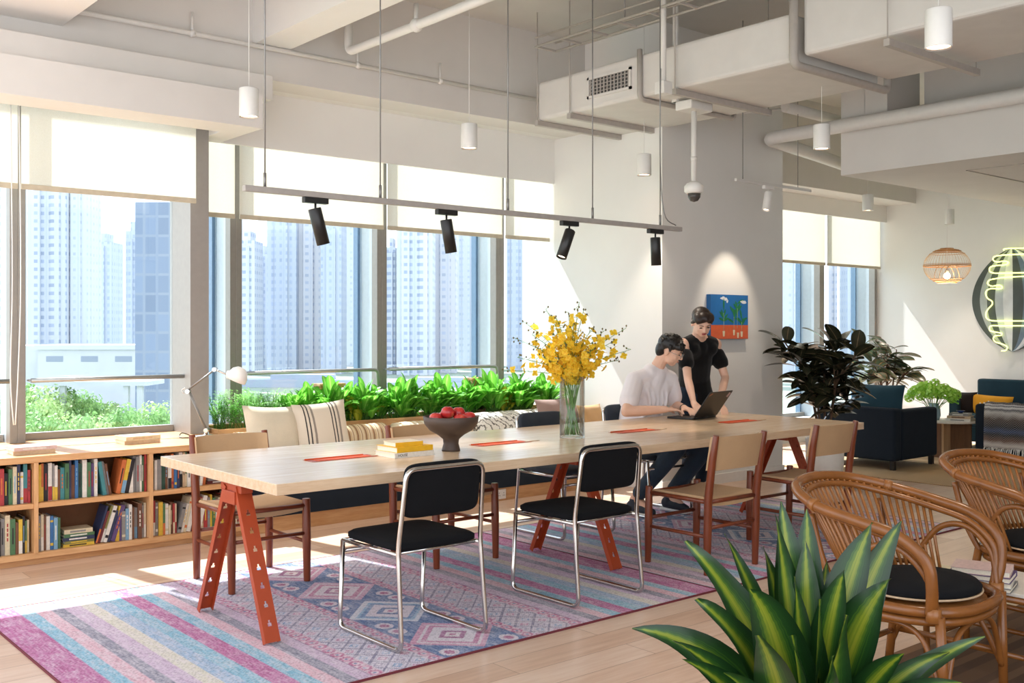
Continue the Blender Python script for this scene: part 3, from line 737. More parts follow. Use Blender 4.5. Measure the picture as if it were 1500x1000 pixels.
# ============================================================ RUGS (one woven pattern each, colour per woven point)
def weave(x,y,W,D,nx,ny):
    X,Y=np.meshgrid(x,y,indexing='ij')
    r=np.random.RandomState(3)
    c=np.zeros(X.shape+(3,))
    hexc=lambda h: np.array([int(h[i:i+2],16)/255 for i in (0,2,4)])
    MAG,TEAL,PINK,GRY,LIL,CRM,BLU,PALE,NAVY=map(hexc,('B04A86','74B4CE','DDA9B6','7C7C8E','C7ABC6','D9D4BE','8FB2D2','D8CCD8','3A5F97'))
    # stripes by |distance| from the rug's middle in x
    d=np.abs(X-W/2)
    half=W/2
    st=[(.66,LIL),(.72,GRY),(.79,PINK),(.86,TEAL),(.95,MAG),(1.02,TEAL),(1.09,BLU),(1.16,CRM),(1.24,LIL),(1.30,GRY),(1.37,PINK),(1.44,TEAL),(1.62,MAG)]
    c[:]=MAG
    prev=.60
    for lim,col in reversed(st): c[d<lim]=col
    c[d<.60]=PALE
    def sel(m,col,a=1.0): c[m]=c[m]*(1-a)+col*a
    # outer borders of little chain motifs
    for lo,hi in ((.53,.60),(.235,.295)):
        b=(d>=lo)&(d<hi); u=(Y/.075)%1-.5; v=(d-(lo+hi)/2)/(hi-lo)
        rr=np.sqrt((u*1.0)**2+(v*.95)**2)
        sel(b,hexc('D9B7C6')); sel(b&(rr<.42)&(rr>.24),hexc('B8517F')); sel(b&(rr<.1),NAVY)
        sel(b&(np.abs(np.abs(v)-.5)<.06),hexc('7A5A80'))
    # lattice band
    b=(d>=.295)&(d<.53); s=.115
    u=((X+Y)/s/1.0)%1-.5; v=((X-Y)/s/1.0)%1-.5
    sel(b,hexc('D5CFDB')); sel(b&((np.abs(u)>.43)|(np.abs(v)>.43)),hexc('75718F'))
    cell=np.floor((X+Y)/s)+2*np.floor((X-Y)/s); m=np.maximum(np.abs(u),np.abs(v))
    for k,col in enumerate((hexc('B5668F'),hexc('5B86B5'),hexc('8F86A5'))):
        sel(b&(m<.24)&(cell%3==k),col,.75); 
    sel(b&(m<.1),hexc('E8DDE2')); sel(b&(m<.36)&(m>.30),hexc('A9A2C0'),.6)
    # centre band: blue ground with diamonds
    b=d<.235; e=(X-W/2)/.235; P=.52; u=((Y/P)%1-.5)*2; dm=np.abs(e)*.95+np.abs(u)*1.05; idx=np.floor(Y/P)%3
    sel(b,NAVY)
    cols=[(hexc('D58DAE'),hexc('E8D9DF')),(hexc('DCE4EC'),hexc('7FB3D2')),(hexc('CF9CBB'),hexc('E6DDE6'))]
    for k,(a1,a2) in enumerate(cols):
        q=b&(idx==k); sel(q&(dm<.98),a1); sel(q&(dm<.82),a2); sel(q&(dm<.74),hexc('C76E98') if k!=1 else hexc('4E7FB4')); sel(q&(dm<.60),hexc('E5DCE4')); sel(q&(dm<.34),hexc('9B4E80') if k!=1 else NAVY); sel(q&(dm<.2),hexc('F0E4E6')); sel(q&(dm<.08),hexc('B04A7A'))
    uu=np.minimum(np.abs(np.abs(u)-1),1); m2=b&(dm>1.12)&(((np.abs(e)-.72)**2+(uu-.22)**2)<.035); sel(m2,hexc('DDD3DD')); m2=b&(dm>1.12)&(((np.abs(e)-.72)**2+(uu-.22)**2)<.01); sel(m2,hexc('A8517E'))
    # worn yarn: streaks along the weave
    n=r.rand(X.shape[0],X.shape[1],1); n2=np.repeat(r.rand(X.shape[0],X.shape[1]//6+1),6,axis=1)[:,:X.shape[1],None]
    n3=r.rand(X.shape[0]//5+1,X.shape[1]//14+1).repeat(5,0).repeat(14,1)[:X.shape[0],:X.shape[1],None]
    wear=np.clip(.42*n2+.3*n+.26*n3-.14,0,1)
    c=c*(1-wear)+np.array([.90,.86,.88])*wear
    c=c*(1-.12*(n<.25))
    return c
def rug(x0,x1,y0,y1,lab,step=.0068):
    W=1.0*(x1-x0); D=y1-y0; nx=int(W/step); ny=int(D/step)
    x=np.linspace(0,W,nx); y=np.linspace(0,D,ny); c=weave(x,y,W,D,nx,ny)
    lin=np.where(c<=.04045,c/12.92,((c+.055)/1.055)**2.4)
    X,Y=np.meshgrid(x,y,indexing='ij'); n=nx*ny
    vs=np.zeros((n,3)); vs[:,0]=X.ravel(); vs[:,1]=Y.ravel(); vs[:,2]=.009
    i,j=np.meshgrid(np.arange(nx-1),np.arange(ny-1),indexing='ij'); a=(i*ny+j).ravel()
    q=np.stack([a,a+ny,a+ny+1,a+1],1)
    me=bpy.data.meshes.new('pile'); me.vertices.add(n); me.vertices.foreach_set('co',vs.ravel())
    me.loops.add(q.size); me.loops.foreach_set('vertex_index',q.ravel().astype(np.int32)); me.polygons.add(len(q)); me.polygons.foreach_set('loop_start',np.arange(0,q.size,4,dtype=np.int32)); 
    me.update(calc_edges=True)
    ca=me.color_attributes.new('weave','FLOAT_COLOR','POINT'); col=np.ones((n,4)); col[:,:3]=lin.reshape(n,3); ca.data.foreach_set('color',col.ravel().astype(np.float32))
    k=NT('woven_rug'); at_=k.N('ShaderNodeAttribute'); at_.attribute_name='weave'; nz=k.noise(k.coord((60,400,1)),3,2)
    k.L(k.mix(k.math('MULTIPLY',nz,.22),at_.outputs['Color'],srgb('6D6078')),k.b.inputs['Base Color']); k.b.inputs['Roughness'].default_value=.95; k.b.inputs['Sheen Weight'].default_value=.1; k.bump(nz,.35,.002)
    me.materials.append(k.mat)
    t=thing('woven_rug',lab,'rug',(x0,y0,0))
    o=bpy.data.objects.new('pile',me); COL.objects.link(o); o.parent=t
    mb=MB(); mb.box(0,W,0,D,0.0005,.0085); 
    mb.box(-.006,0,-.006,D+.006,.0005,.010); mb.box(W,W+.006,-.006,D+.006,.0005,.010); mb.box(0,W,-.006,0,.0005,.010); mb.box(0,W,D,D+.006,.0005,.010)
    mb.build('edge_binding',mat('rug_binding','6E2B35',.9),t); return t
rug(1.28,4.465,3.58,5.65,'pink and blue patterned rug under the near half of the long table')
rug(4.48,7.24,3.58,5.65,'pink and blue patterned rug under the far half of the long table')
RT=.0105   # top of the rug pile

# ============================================================ THE LONG TABLE
TX0,TX1,TY0,TY1=2.10,6.77,4.08,5.39
t=thing('long_table','long pale oak work table on orange steel trestles','table',(TX0,TY0,0))
LX,LY=TX1-TX0,TY1-TY0
B(0,LX,0,LY,.70,.75).build('tabletop',M['tabletop'],t,bev=.003)
def trestle(x,yc=.52):
    mb=MB(); mb.box(-.03,.03,-.11,.11,.655,.699); mb.box(-.045,.045,-.07,.07,.60,.66)
    h=mb.build('trestle',M['orange'],t,(x,yc,0),bev=.002)
    for s in (-1,1):
        A=Vector((0,s*.045,.675)); Bt=Vector((0,s*.35,RT+.0)); ax=(Bt-A).normalized(); L=(Bt-A).length
        leg=MB(); side=Vector((0,1,0))*1.0; side=(side-ax*ax.dot(side)).normalized()
        # folded steel leg: wide outer face with keyhole slots, two shallow flanges behind
        w=.037; n=7
        def P(u,v,xx): return A+ax*v+Vector((u,0,0))-side*(s*xx)*(1 if side.y>0 else -1)
        def slab(u0,u1,v0,v1,xa,xb):
            vs=[P(a,b,c) for c in (xa,xb) for a,b in ((u0,v0),(u1,v0),(u1,v1),(u0,v1))]
            leg.add(vs,[(0,1,2,3),(7,6,5,4),(0,4,5,1),(1,5,6,2),(2,6,7,3),(3,7,4,0)])
        slab(-w,-w+.004,0,L,-.022,.004); slab(w-.004,w,0,L,-.022,.004)
        # face made of two strips and bridges, slots between them go through
        for xa,xb in ((-.026,-.022),):
            slab(-w,-.010,0,L,xa,xb); slab(.010,w,0,L,xa,xb)
            v=0
            for k in range(n):
                c=.13+k*(L-.2)/(n-1)*.97
                slab(-.010,.010,v,c-.014,xa,xb); 
                slab(-.010,-.0045,c-.014,c-.001,xa,xb); slab(.0045,.010,c-.014,c-.001,xa,xb)
                v=c+.014
            slab(-.010,.010,v,L,xa,xb)
        lo=leg.build('leg',M['orange'],h)
        # slots show light: a pale inner strip is not needed, they are open
    return h
for x in (.06,2.27,4.42): trestle(x)
mb=MB(); mb.box(.10,LX-.30,.49,.55,.66,.699); mb.build('under_beam',M['orange'],t)
for k,x in enumerate((2.79,3.87,5.02,6.13)):
    xx=x-TX0; yy=4.70-TY0
    tr=B(xx-.195,xx+.195,yy-.055,yy+.055,.7505,.7515).build('cable_tray',M['orange'],t)
    mb=MB(); mb.obox((xx-.02,yy+.035,.7545),(.35,.004,.006),(.0,0,0)); mb.obox((xx,yy-.01,.7525),(.32,.06,.002),(0,0,.02)); mb.build('tray_flap',mat('orange_felt','E05A2A',.6),tr)
    B(xx+.15,xx+.28,yy-.03,yy-.012,.7505,.7525).build('strap',M['beige'] if 'beige' in M else BM['beige'],tr)

# ============================================================ CHAIRS
def sled_chair(label,loc,rz,seatm):
    t=thing('tubular_chair',label,'chair',loc,rz)
    w=.235; r=.0115
    P=[(-w,.22,.425),(-w,.25,r),(-w,-.27,r),(-w*.97,-.232,.45),(-w*.90,-.275,.80),(w*.90,-.275,.80),(w*.97,-.232,.45),(w,-.27,r),(w,.25,r),(w,.22,.425)]
    pts=[Vector(P[0])]; pts+=rpath([Vector(P[0]),Vector(P[1]),Vector(P[2]),Vector(P[3]),Vector(P[4]),Vector(P[5]),Vector(P[6]),Vector(P[7]),Vector(P[8]),Vector(P[9])],.05)[1:]
    MB().tube(pts,r,10).build('frame',M['chrome'],t)
    mb=MB()
    for s in (-1,1): mb.tube([(s*w,.22,.425),(s*w*.97,-.235,.425)],r*.9,8)
    mb.tube([(-w,.21,.425),(w,.21,.425)],r*.9,8); mb.tube([(-w,-.2,.425),(w,-.2,.425)],r*.8,8); mb.tube([(-w,.237,.37),(w,.237,.37)],r*.8,8)
    mb.build('seat_frame',M['chrome'],t)
    def pad(cx,cy,cz,a,b,th,dome,vertical,lean=0,bend=0):
        mb=MB(); n=16; N=40; rings=[]
        levels=[(0.0,-th/2,0),(.94,-th/2,0),(1.0,-th/4,0),(1.0,th/4,0),(.93,th/2,.15),(.6,th/2,.8),(0.0,th/2,1)]
        vs=[]
        for s_,z,dm in levels:
            for k in range(N):
                g=2*PI*k/N; c_,q=math.cos(g),math.sin(g); e=.28
                x=a*s_*math.copysign(abs(c_)**e,c_); y=b*s_*math.copysign(abs(q)**e,q)
                zz=z+dome*dm
                if vertical:
                    zz2=zz+bend*(x/a)**2
                    vs.append((cx+x,cy-zz2+ -lean*(y),cz+y))
                else: vs.append((cx+x,cy+y,cz+zz))
        fs=[]
        for i in range(len(levels)-1):
            for k in range(N):
                l=(k+1)%N; q=(i*N+k,i*N+l,(i+1)*N+l,(i+1)*N+k); fs.append(q if not vertical else q)
        mb.add(vs,fs,0,True); return mb
    pad(0,0.0,.452,.232,.235,.036,.012,False).build('seat',seatm,t)
    pad(0,-.243,.70,.208,.122,.036,.004,True,lean=.12).build('backrest',seatm,t)
    return t
sled_chair('black tubular chair nearest the camera, in front of the stack of books',(2.75,4.0,RT),0,M['blackfab'])
sled_chair('black tubular chair on the near side below the glass vase',(3.84,4.03,RT),0,M['blackfab'])
sled_chair('dark tubular chair across the table behind the glass vase',(4.93,5.28,RT),PI,M['charcoal'])
sled_chair('dark tubular chair the seated person in the white shirt sits on',(5.96,5.45,RT),PI,M['charcoal'])

M['canvas']=fabric('tan_canvas','C4A27C',scale=500,var=.08,sheen=.05)
def wood_chair(label,loc,rz):
    t=thing('wooden_chair',label,'chair',loc,rz)
    w=.225
    for s in (-1,1):
        MB().tube([(s*w,.24,0),(s*w,.235,.25),(s*w,.23,.462)],[.019,.0245,.022],12).build('leg',M['walnut'],t,bev=.002)
        MB().tube([(s*w,-.215,0),(s*w,-.22,.25),(s*w,-.225,.44),(s*w,-.255,.66),(s*w,-.283,.808)],[.019,.0245,.0245,.022,.018],12).build('leg',M['walnut'],t,bev=.002)
        MB().tube([(s*w,.238,.22),(s*w,-.22,.22)],.011,8).build('stretcher',M['walnutx'],t)
    MB().tube([(-w,.238,.27),(w,.238,.27)],.011,8).build('stretcher',M['walnutx'],t)
    MB().tube([(-w,-.22,.27),(w,-.22,.27)],.011,8).build('stretcher',M['walnutx'],t)
    mb=MB(); mb.tube([(-w,.233,.425),(w,.233,.425)],.013,8); mb.tube([(-w,-.222,.42),(w,-.222,.42)],.013,8)
    for s in (-1,1): mb.tube([(s*w,.233,.425),(s*w,-.222,.42)],.013,8)
    mb.build('seat_rail',M['walnutx'],t)
    # woven seat wrapped over the rails, sagging in the middle
    mb=MB(); n=12; vs=[]
    top=[];
    for i in range(n+1):
        for j in range(n+1):
            u=-1+2*i/n; v=-1+2*j/n
            sag=.022*(1-u*u)*(1-.3*v*v)
            vs.append((u*(w-.004),v*.228+.005,.448-sag-(.022 if abs(v)>.99 else 0)))
    fs=[]
    for i in range(n):
        for j in range(n): a=i*(n+1)+j; fs.append((a,a+n+1,a+n+2,a+1))
    mb.add(vs,fs,0,True)
    vs2=[(x,y,z-.026) for x,y,z in vs]; mb.add(vs2,[f[::-1] for f in fs],0,True)
    for i in range(n):
        for jj in (0,n):
            a=i*(n+1)+jj; b=a+n+1; N0=len(vs)
            mb.add([vs[a],vs[b],vs2[b],vs2[a]],[(0,1,2,3)],0,True)
            mb.add([vs[jj*(n+1)+i],vs[jj*(n+1)+i+1],vs2[jj*(n+1)+i+1],vs2[jj*(n+1)+i]],[(0,1,2,3)],0,True)
    mb.build('seat',M['canvas'],t)
    mb=MB(); n=16; vs=[]; 
    for i in range(n+1):
        u=-1+2*i/n
        for j in range(7):
            v=j/6; z=.60+.195*v; yb=-.243-(z-.6)*.19
            bow=.028*(1-u*u); vs.append((u*(w-.004),yb-bow-.001,z+.004*(1-u*u)))
    m_=7; fs=[]
    for i in range(n):
        for j in range(6): a=i*m_+j; fs.append((a,a+1,a+m_+1,a+m_))
    mb.add(vs,fs,0,True); vs2=[(x,y+.012+ (.03 if abs(x)>w*.93 else 0),z) for x,y,z in vs]; mb.add(vs2,[f[::-1] for f in fs],0,True)
    for i in range(n):
        for jj in (0,6): a=i*m_+jj; mb.add([vs[a],vs[a+m_],vs2[a+m_],vs2[a]],[(0,1,2,3)],0,False)
    for i in (0,n):
        for j in range(6): a=i*m_+j; mb.add([vs[a],vs[a+1],vs2[a+1],vs2[a]],[(0,1,2,3)],0,False)
    mb.build('backrest',M['canvas'],t)
    return t
c0=wood_chair('wooden chair with tan seat on the near side, right of the black chairs',(4.90,4.03,RT),0)
dup(c0,(5.91,4.04,RT),0,'wooden chair with tan seat nearest the far end of the table, near side')
dup(c0,(2.63,5.42,RT),PI,'wooden chair with tan backrest in front of the bookcase and desk lamp')
dup(c0,(3.81,5.19,RT),PI,'wooden chair across the table behind the fruit bowl and books')

# ============================================================ ON THE TABLE
TT=.7503
M['clay']=mat('dark_clay','4A3A31',.55,var=.1,scale=15,bump=.1)
t=tag(MB().lathe([(.001,0),(.052,0),(.05,.01),(.042,.04),(.045,.065),(.075,.09),(.12,.115),(.148,.15),(.156,.19),(.152,.192),(.142,.155),(.112,.125),(.06,.105),(.001,.1)],seg=40).build('fruit_bowl',M['clay'],loc=(3.43,4.60,TT)),'dark brown footed clay bowl of red fruit on the table','bowl')
apple=NT('red_apple'); nz=apple.noise(apple.coord((1,1,1)),12,3); apple.L(apple.ramp(nz,[(.35,srgb('A3161E')),(.55,srgb('C93A35')),(.72,srgb('E29A5A'))]),apple.b.inputs['Base Color']); apple.b.inputs['Roughness'].default_value=.25
am=MB().lathe([(.001,.012),(.012,.004),(.026,.006),(.036,.022),(.038,.038),(.032,.056),(.018,.066),(.006,.062),(.001,.056)],seg=20)
labs=['large dark red apple standing highest at the left in the bowl','red apple at the right of the highest one in the bowl','pale red fruit at the right rim of the clay bowl','red fruit at the left rim of the clay bowl','red fruit at the near rim of the clay bowl','red fruit at the back of the clay bowl']
for i,(dx,dy,dz) in enumerate(((-.034,-.015,.180),(.044,-.01,.172),(.088,-.05,.146),(-.090,.02,.146),(.0,-.085,.142),(.01,.075,.146))):
    a=thing('apple',labs[i],'apple',(3.43+dx,4.60+dy,TT+dz),i*1.1,'fruit in the bowl')
    if i==0: ab=am.build('fruit',apple.mat,a); st_=MB().tube([(0,0,.055),(.002,0,.066),(.006,.001,.075)],.0016,6).build('stalk',M['black'],a)
    else:
        for q in (ab,st_): c=q.copy(); COL.objects.link(c); c.parent=a
for p in (('apple',.05,.03,.115),('apple',-.04,.045,.112),): pass
yaw=-.02
def tbook(lab,x,y,z,w,d,th,cm,rz,text=None):
    t=thing('book',lab,'book',(x,y,z),rz,'three books stacked on the table')
    mb=MB(); mb.box(-w/2,w/2,-d/2,d/2,0,.002); mb.box(-w/2,w/2,-d/2,d/2,th-.002,th); mb.box(-w/2,w/2,-d/2,-d/2+.0025,.002,th-.002)
    mb.build('cover',cm,t); B(-w/2+.004,w/2-.004,-d/2+.003,d/2-.004,.002,th-.002).build('pages',M['pages'],t)
    if text:
        cu=bpy.data.curves.new('txt','FONT'); cu.body=text; cu.size=th*.72; cu.align_x='LEFT'; cu.align_y='CENTER'; cu.extrude=.0002
        o=bpy.data.objects.new('tmp',cu); me=bpy.data.meshes.new_from_object(o); me.materials.append(M['black'])
        q=bpy.data.objects.new('spine_title',me); COL.objects.link(q); q.parent=t; q.rotation_euler=(PI/2,0,0); q.location=(-w*.42,-d/2-.0004,th/2)
        bpy.data.objects.remove(o); bpy.data.curves.remove(cu)
yb=mat('yellow_cover','E2AE1E',.5)
z=TT; tbook('white book titled HOUSE at the bottom of the stack on the table',3.12,4.60,z,.25,.20,.026,BM['white'],-.02,'HOUSE')
z+=.0263; tbook('wide yellow book in the middle of the stack on the table',3.125,4.605,z,.235,.19,.028,yb,.03)
z+=.0283; tbook('small cream book with a yellow spine on top of the stack on the table',3.11,4.60,z,.17,.13,.022,BM['cream'],-.05)
B(-.085,.085,-.0662,-.0652,0,.022).build('spine',yb,bpy.context.scene.collection.objects[-1].parent)
# vase with yellow sprays
vx,vy=4.42,4.67
t=thing('glass_vase','tall clear glass cylinder vase with water holding yellow flowers','vase',(vx,vy,TT))
MB().lathe([(.001,0),(.076,0),(.078,.004),(.078,.38),(.073,.38),(.073,.014),(.001,.014)],seg=40).build('glass',M['vase'],t)
MB().lathe([(.001,.016),(.071,.016),(.071,.12),(.001,.12)],seg=32).build('water',M['water'],t)
rr=random.Random(5)
t=thing('flower_spray','bunch of tall yellow orchid sprays standing in the glass vase','flowers',(vx,vy,TT))
M['petal']=leafmat('yellow_petal',[(0,'F3A81C'),(.12,'FBD632'),(1,'FFE552')],.5,.5); M['bud']=mat('dark_bud','6A5A2E',.6)
stm=MB(); fl=MB(); bd=MB()
tips=[(-.36,.15,.62),(-.30,.0,.72),(-.25,-.1,.64),(-.16,.1,.80),(-.10,-.08,.74),(-.02,.05,.78),(.04,-.06,.84),(.08,.1,.80),(.12,-.05,.68),(.20,.08,.66),(.25,-.06,.60),(.34,.05,.68),(.36,-.05,.55),(-.34,-.05,.50),(-.22,.12,.56),(.16,.15,.58),(-.06,-.18,.60),(.05,.2,.62),(-.42,.02,.42),(.30,.1,.48),(-.13,.18,.68),(.0,-.14,.70),(.13,-.15,.56),(-.18,-.16,.50)]
def lw(a,b,c): return Vector((R.x*a+F.x*b,R.y*a+F.y*b,c))
for i,(a,b,c) in enumerate(tips):
    p0=lw(-.055*math.copysign(1,a)*rr.random(),.045*rr.uniform(-1,1),.02); rim=lw(max(-.062,min(.062,a*.19)),b*.2,.38); tip=lw(a,b,c)
    mid=lw(a*.4,b*.4,.38+(c-.38)*.55)
    pts=smooth_path([p0,(p0+rim)/2+lw(.01*rr.uniform(-1,1),0,0),rim,mid,tip],6); stm.tube(pts,[.0035*(1-.6*k/len(pts)) for k in range(len(pts))],5)
    top=pts[12:]; n=24
    for k in range(n):
        u=k/(n-1); q=u*(len(top)-1.001); j=int(q); p=top[j].lerp(top[j+1],q-j)
        off=lw(rr.uniform(-.05,.05),rr.uniform(-.05,.05),rr.uniform(-.035,.045))*(1.15-.6*u)
        p2=p+off; stm.tube([p,p2],.0011,4)
        if u>.86 or (u>.7 and rr.random()<.3):
            stm.ell(p2,(.0055,.0055,.007),seg=6,rings=4,m=1)
        else:
            nn=(off.normalized()+Vector((rr.uniform(-.5,.5),rr.uniform(-.5,.5),rr.uniform(-.2,.4)))-F*.4).normalized(); s=rr.uniform(.020,.031)
            ax=nn.orthogonal().normalized(); bx=nn.cross(ax)
            for g in range(4):
                an=g*PI/2+rr.uniform(-.3,.3); dd=(ax*math.cos(an)+bx*math.sin(an)); fl.blade(p2,p2+dd*s*.6+nn*s*.35,p2+dd*s*1.0+nn*s*.15,s*.95,nn,3,.1)
stm.build('stems',[M['stem'],M['bud']],t); fl.build('blossoms',M['petal'],t)

# laptop
M['laptop']=mat('laptop_black','1C1817',.42,var=.08)
lx,ly=6.14,5.03; rz=.18*1.0
t=thing('laptop','open black laptop seen from behind, on the table before the two people','laptop',(lx,ly,TT),rz)
B(-.175,.175,0,.225,0,.016).build('base',M['laptop'],t,bev=.004)
kb=MB()
for r_ in range(5):
    for c_ in range(12): kb.box(-.15+c_*.025,-.13+c_*.025,.06+r_*.026,.082+r_*.026,.0162,.0178)
kb.box(-.045,.045,.185,.218,.0162,.0166); kb.build('keyboard',M['black'],t)
lid=MB().obox((0,0,.118),(.35,.008,.236)).build('lid',M['laptop'],t,loc=(0,-.004,.018),rot=(.62,0,0),bev=.003)
MB().obox((0,.0045,.12),(.32,.001,.2)).build('screen',emis('lit_screen','A9B8C8',.5),lid)
MB().cyl((-.14,0,.012),(.14,0,.012),.007).build('hinge',M['black'],t)
MB().obox((-.145,-.0043,.215),(.042,.0006,.010),(0,-.5,0)).build('lid_badge',mat('badge_copper','9A5A3A',.4),lid)
lg=MB(); lg.obox((.140,-.0043,.20),(.034,.0006,.042),(0,.3,0)); lg.build('sticker',mat('sticker_pink','B79A9C',.6),lid)
# ============================================================ PEOPLE
def blob(mb,name,mt,parent,voxel=.006,smooth=4,loc=(0,0,0),rot=(0,0,0),sc=None):
    o=mb.build(name,mt,parent,loc,rot)
    r=o.modifiers.new('fuse','REMESH'); r.mode='VOXEL'; r.voxel_size=voxel; r.use_smooth_shade=True
    s=o.modifiers.new('soften','SMOOTH'); s.factor=.5; s.iterations=smooth
    return o
def frame_from(fwd,up):
    f=Vector(fwd).normalized(); u=Vector(up); r_=f.cross(u).normalized(); u=r_.cross(f).normalized()
    return Matrix((r_,f,u)).transposed()      # local x right(person's), y forward, z up
def head_into(mb,c,Mx,female=False):
    """head shape about 0.23 tall, local y = face direction"""
    c=Vector(c); P=lambda x,y,z: c+Mx@Vector((x,y,z))
    mb.ell(P(0,-.012,.035),(.074,.092,.082),Mx,20,14)      # cranium
    mb.ell(P(0,.028,-.018),(.062,.062,.078),Mx,20,14)       # face
    mb.ell(P(0,.045,-.072),(.034,.036,.030),Mx,14,10)      # chin
    mb.ell(P(-.03,.03,-.058),(.030,.04,.030),Mx,12,8); mb.ell(P(.03,.03,-.058),(.030,.04,.030),Mx,12,8)   # jaw
    mb.ell(P(-.035,.062,-.02),(.022,.018,.02),Mx,12,8); mb.ell(P(.035,.062,-.02),(.022,.018,.02),Mx,12,8) # cheeks
    mb.caps(P(0,.084,.016),P(0,.104,-.018),.009,.0125)       # nose
    mb.ell(P(-.012,.094,-.022),(.008,.01,.007),Mx,10,6); mb.ell(P(.012,.094,-.022),(.008,.01,.007),Mx,10,6)
    mb.ell(P(0,.079,.03),(.052,.014,.010),Mx,14,8)          # brow
    mb.ell(P(0,.083,-.050),(.022,.011,.009),Mx,12,8)        # lips
    for s in (-1,1): mb.ell(P(s*.075,-.008,-.005),(.012,.02,.032),Mx,10,8)
def hand_into(mb,w,dirn,palmn,curl=.5,side=1,spread=.0):
    """w wrist point, dirn finger direction, palmn direction out of the back of the hand"""
    d=Vector(dirn).normalized(); n=Vector(palmn); n=(n-d*n.dot(d)).normalized(); x=d.cross(n)*side
    w=Vector(w)
    for k in range(4):
        u=-.027+.018*k
        mb.caps(w+x*u*.6+d*.01,w+x*u+d*.082,.013,.0105,10)
    mb.caps(w,w+d*.05,.02,.020,10)
    L=[.068,.078,.072,.056]
    for k in range(4):
        u=(-.027+.018*k); p=w+x*u*1.05+d*.085; dd=d+x*(k-1.5)*spread
        a=0
        seg=[L[k]*.48,L[k]*.3,L[k]*.24]; rr_=[.0088,.0078,.0068,.0058]; cu=curl*(1+.12*((k*2)%3))
        for j in range(3):
            a+=cu*(.9 if j else .6); q=p+(dd*math.cos(a)-n*math.sin(a)).normalized()*seg[j]; mb.caps(p,q,rr_[j],rr_[j+1],8); p=q
    # thumb leaves the side of the palm near its base
    p=w+d*.025-x*.022; t1=(d*.7-x*.75-n*.25).normalized(); q=p+t1*.042; mb.caps(p,q,.0125,.0105,8); t2=(d*.92-x*.2-n*.35).normalized(); mb.caps(q,q+t2*.03,.0105,.0085,8); mb.caps(q+t2*.03,q+t2*.052,.0085,.007,8)

def person(name,label,origin,J,headfwd,headup,skin,hair,female,hands,extra):
    o=Vector(origin); t=thing(name,label,'person',o)
    j={k:Vector(v)-o for k,v in J.items()}
    mb=MB()
    Mx=frame_from(headfwd,headup)
    head_into(mb,j['head'],Mx,female)
    # neck and torso
    mb.chain([j['head']+Mx@Vector((0,-.03,-.05)),j['neck']],[.048,.056])
    mb.chain([j['neck'],j['chest'],j['waist'],j['pelvis']],[.06,.115,.105,.125])
    for s in ('l','r'):
        sh,el,wr=j['sh_'+s],j['el_'+s],j['wr_'+s]
        mb.chain([j['neck']+(sh-j['neck'])*.3,sh],[.055,.055]); mb.chain([j['chest']+(sh-j['chest'])*.45,sh],[.09,.058])
        k=.82 if female else 1
        mb.chain([sh,(sh+el)/2,el,(el*.65+wr*.35),wr],[.054*k,.047*k,.040*k,.041*k,.027*k])
        hd,pn,cu=hands[s]; hand_into(mb,wr,hd,pn,cu,1 if s=='r' else -1)
        hp,kn,an=j['hp_'+s],j['kn_'+s],j['an_'+s]
        mb.chain([hp,(hp+kn)/2,kn,(kn*.65+an*.35),an],[.095,.082,.060,.058,.040])
        toe=j['to_'+s]; mb.chain([an,toe],[.038,.028])
    body=blob(mb,'body',skin,t,.0055,3)
    P=lambda x,y,z: j['head']+Mx@Vector((x,y,z))
    e=MB()
    for s in (-1,1): e.ell(P(s*.030,.0835,.006),(.014,.006,.0045),Mx,10,8)
    e.build('eyes',mat('eye_dark','2A1C18',.25),t)
    e=MB()
    for s in (-1,1): e.tube(smooth_path([P(s*.014,.092,.027),P(s*.030,.091,.032),P(s*.047,.080,.027)],4),[.003]*8+[.002],6)
    e.build('eyebrows',hair,t)
    e=MB(); e.ell(P(0,.0905,-.0475),(.021,.006,.004),Mx,12,6); e.ell(P(0,.090,-.0545),(.017,.006,.0045),Mx,12,6); e.build('lips',mat('lips_%s'%('w' if female else 'm'),'9E3D42' if female else 'C08272',.45),t)
    return t,j,Mx,P
# ---- seated person
jeans=fabric('blue_jeans','35424F',scale=300,var=.2); jeansd=fabric('dark_jeans','1D2838',scale=300,var=.15)
J=dict(head=(6.085,5.33,1.255),neck=(6.03,5.43,1.105),chest=(6.0,5.52,.93),waist=(5.97,5.56,.72),pelvis=(5.96,5.52,.585),
 sh_r=(5.84,5.47,1.03),el_r=(5.63,5.36,.808),wr_r=(5.885,5.20,.822),sh_l=(6.20,5.44,1.03),el_l=(6.30,5.47,.815),wr_l=(6.16,5.25,.815),
 hp_r=(5.87,5.46,.555),kn_r=(5.86,5.06,.55),an_r=(5.80,5.43,.13),to_r=(5.80,5.27,.055),hp_l=(6.06,5.46,.555),kn_l=(6.20,5.04,.56),an_l=(6.13,5.37,.13),to_l=(6.12,5.22,.055))
t,j,Mx,P=person('person','seated person with black hair and glasses in a white t-shirt typing on the laptop',(5.96,5.5,0),J,(.50,-.80,-.42),(.15,-.35,.9),M['skin_m'],M['hair'],False,
  {'r':((.85,-.45,-.06),(0,0,1),.50),'l':((-.30,-.90,-.08),(0,0,1),.45)},None)
mb=MB()
mb.ell(P(0,-.022,.052),(.083,.096,.078),Mx,20,14)
mb.ell(P(0,-.062,.0),(.074,.052,.075),Mx,18,12)
for x in (-.055,-.03,-.005,.02,.045,.06): mb.ell(P(x,.055,.076-.25*abs(x)),(.020,.034,.024),Mx,10,8)
for k in range(5): mb.caps(P(-.05+k*.025,.06,.085),P(-.056+k*.026,.088,.045+.008*(k%2)),.014,.007,8)
for s in (-1,1): mb.caps(P(s*.072,.0,.045),P(s*.076,.012,.012),.018,.008)
hr=random.Random(3)
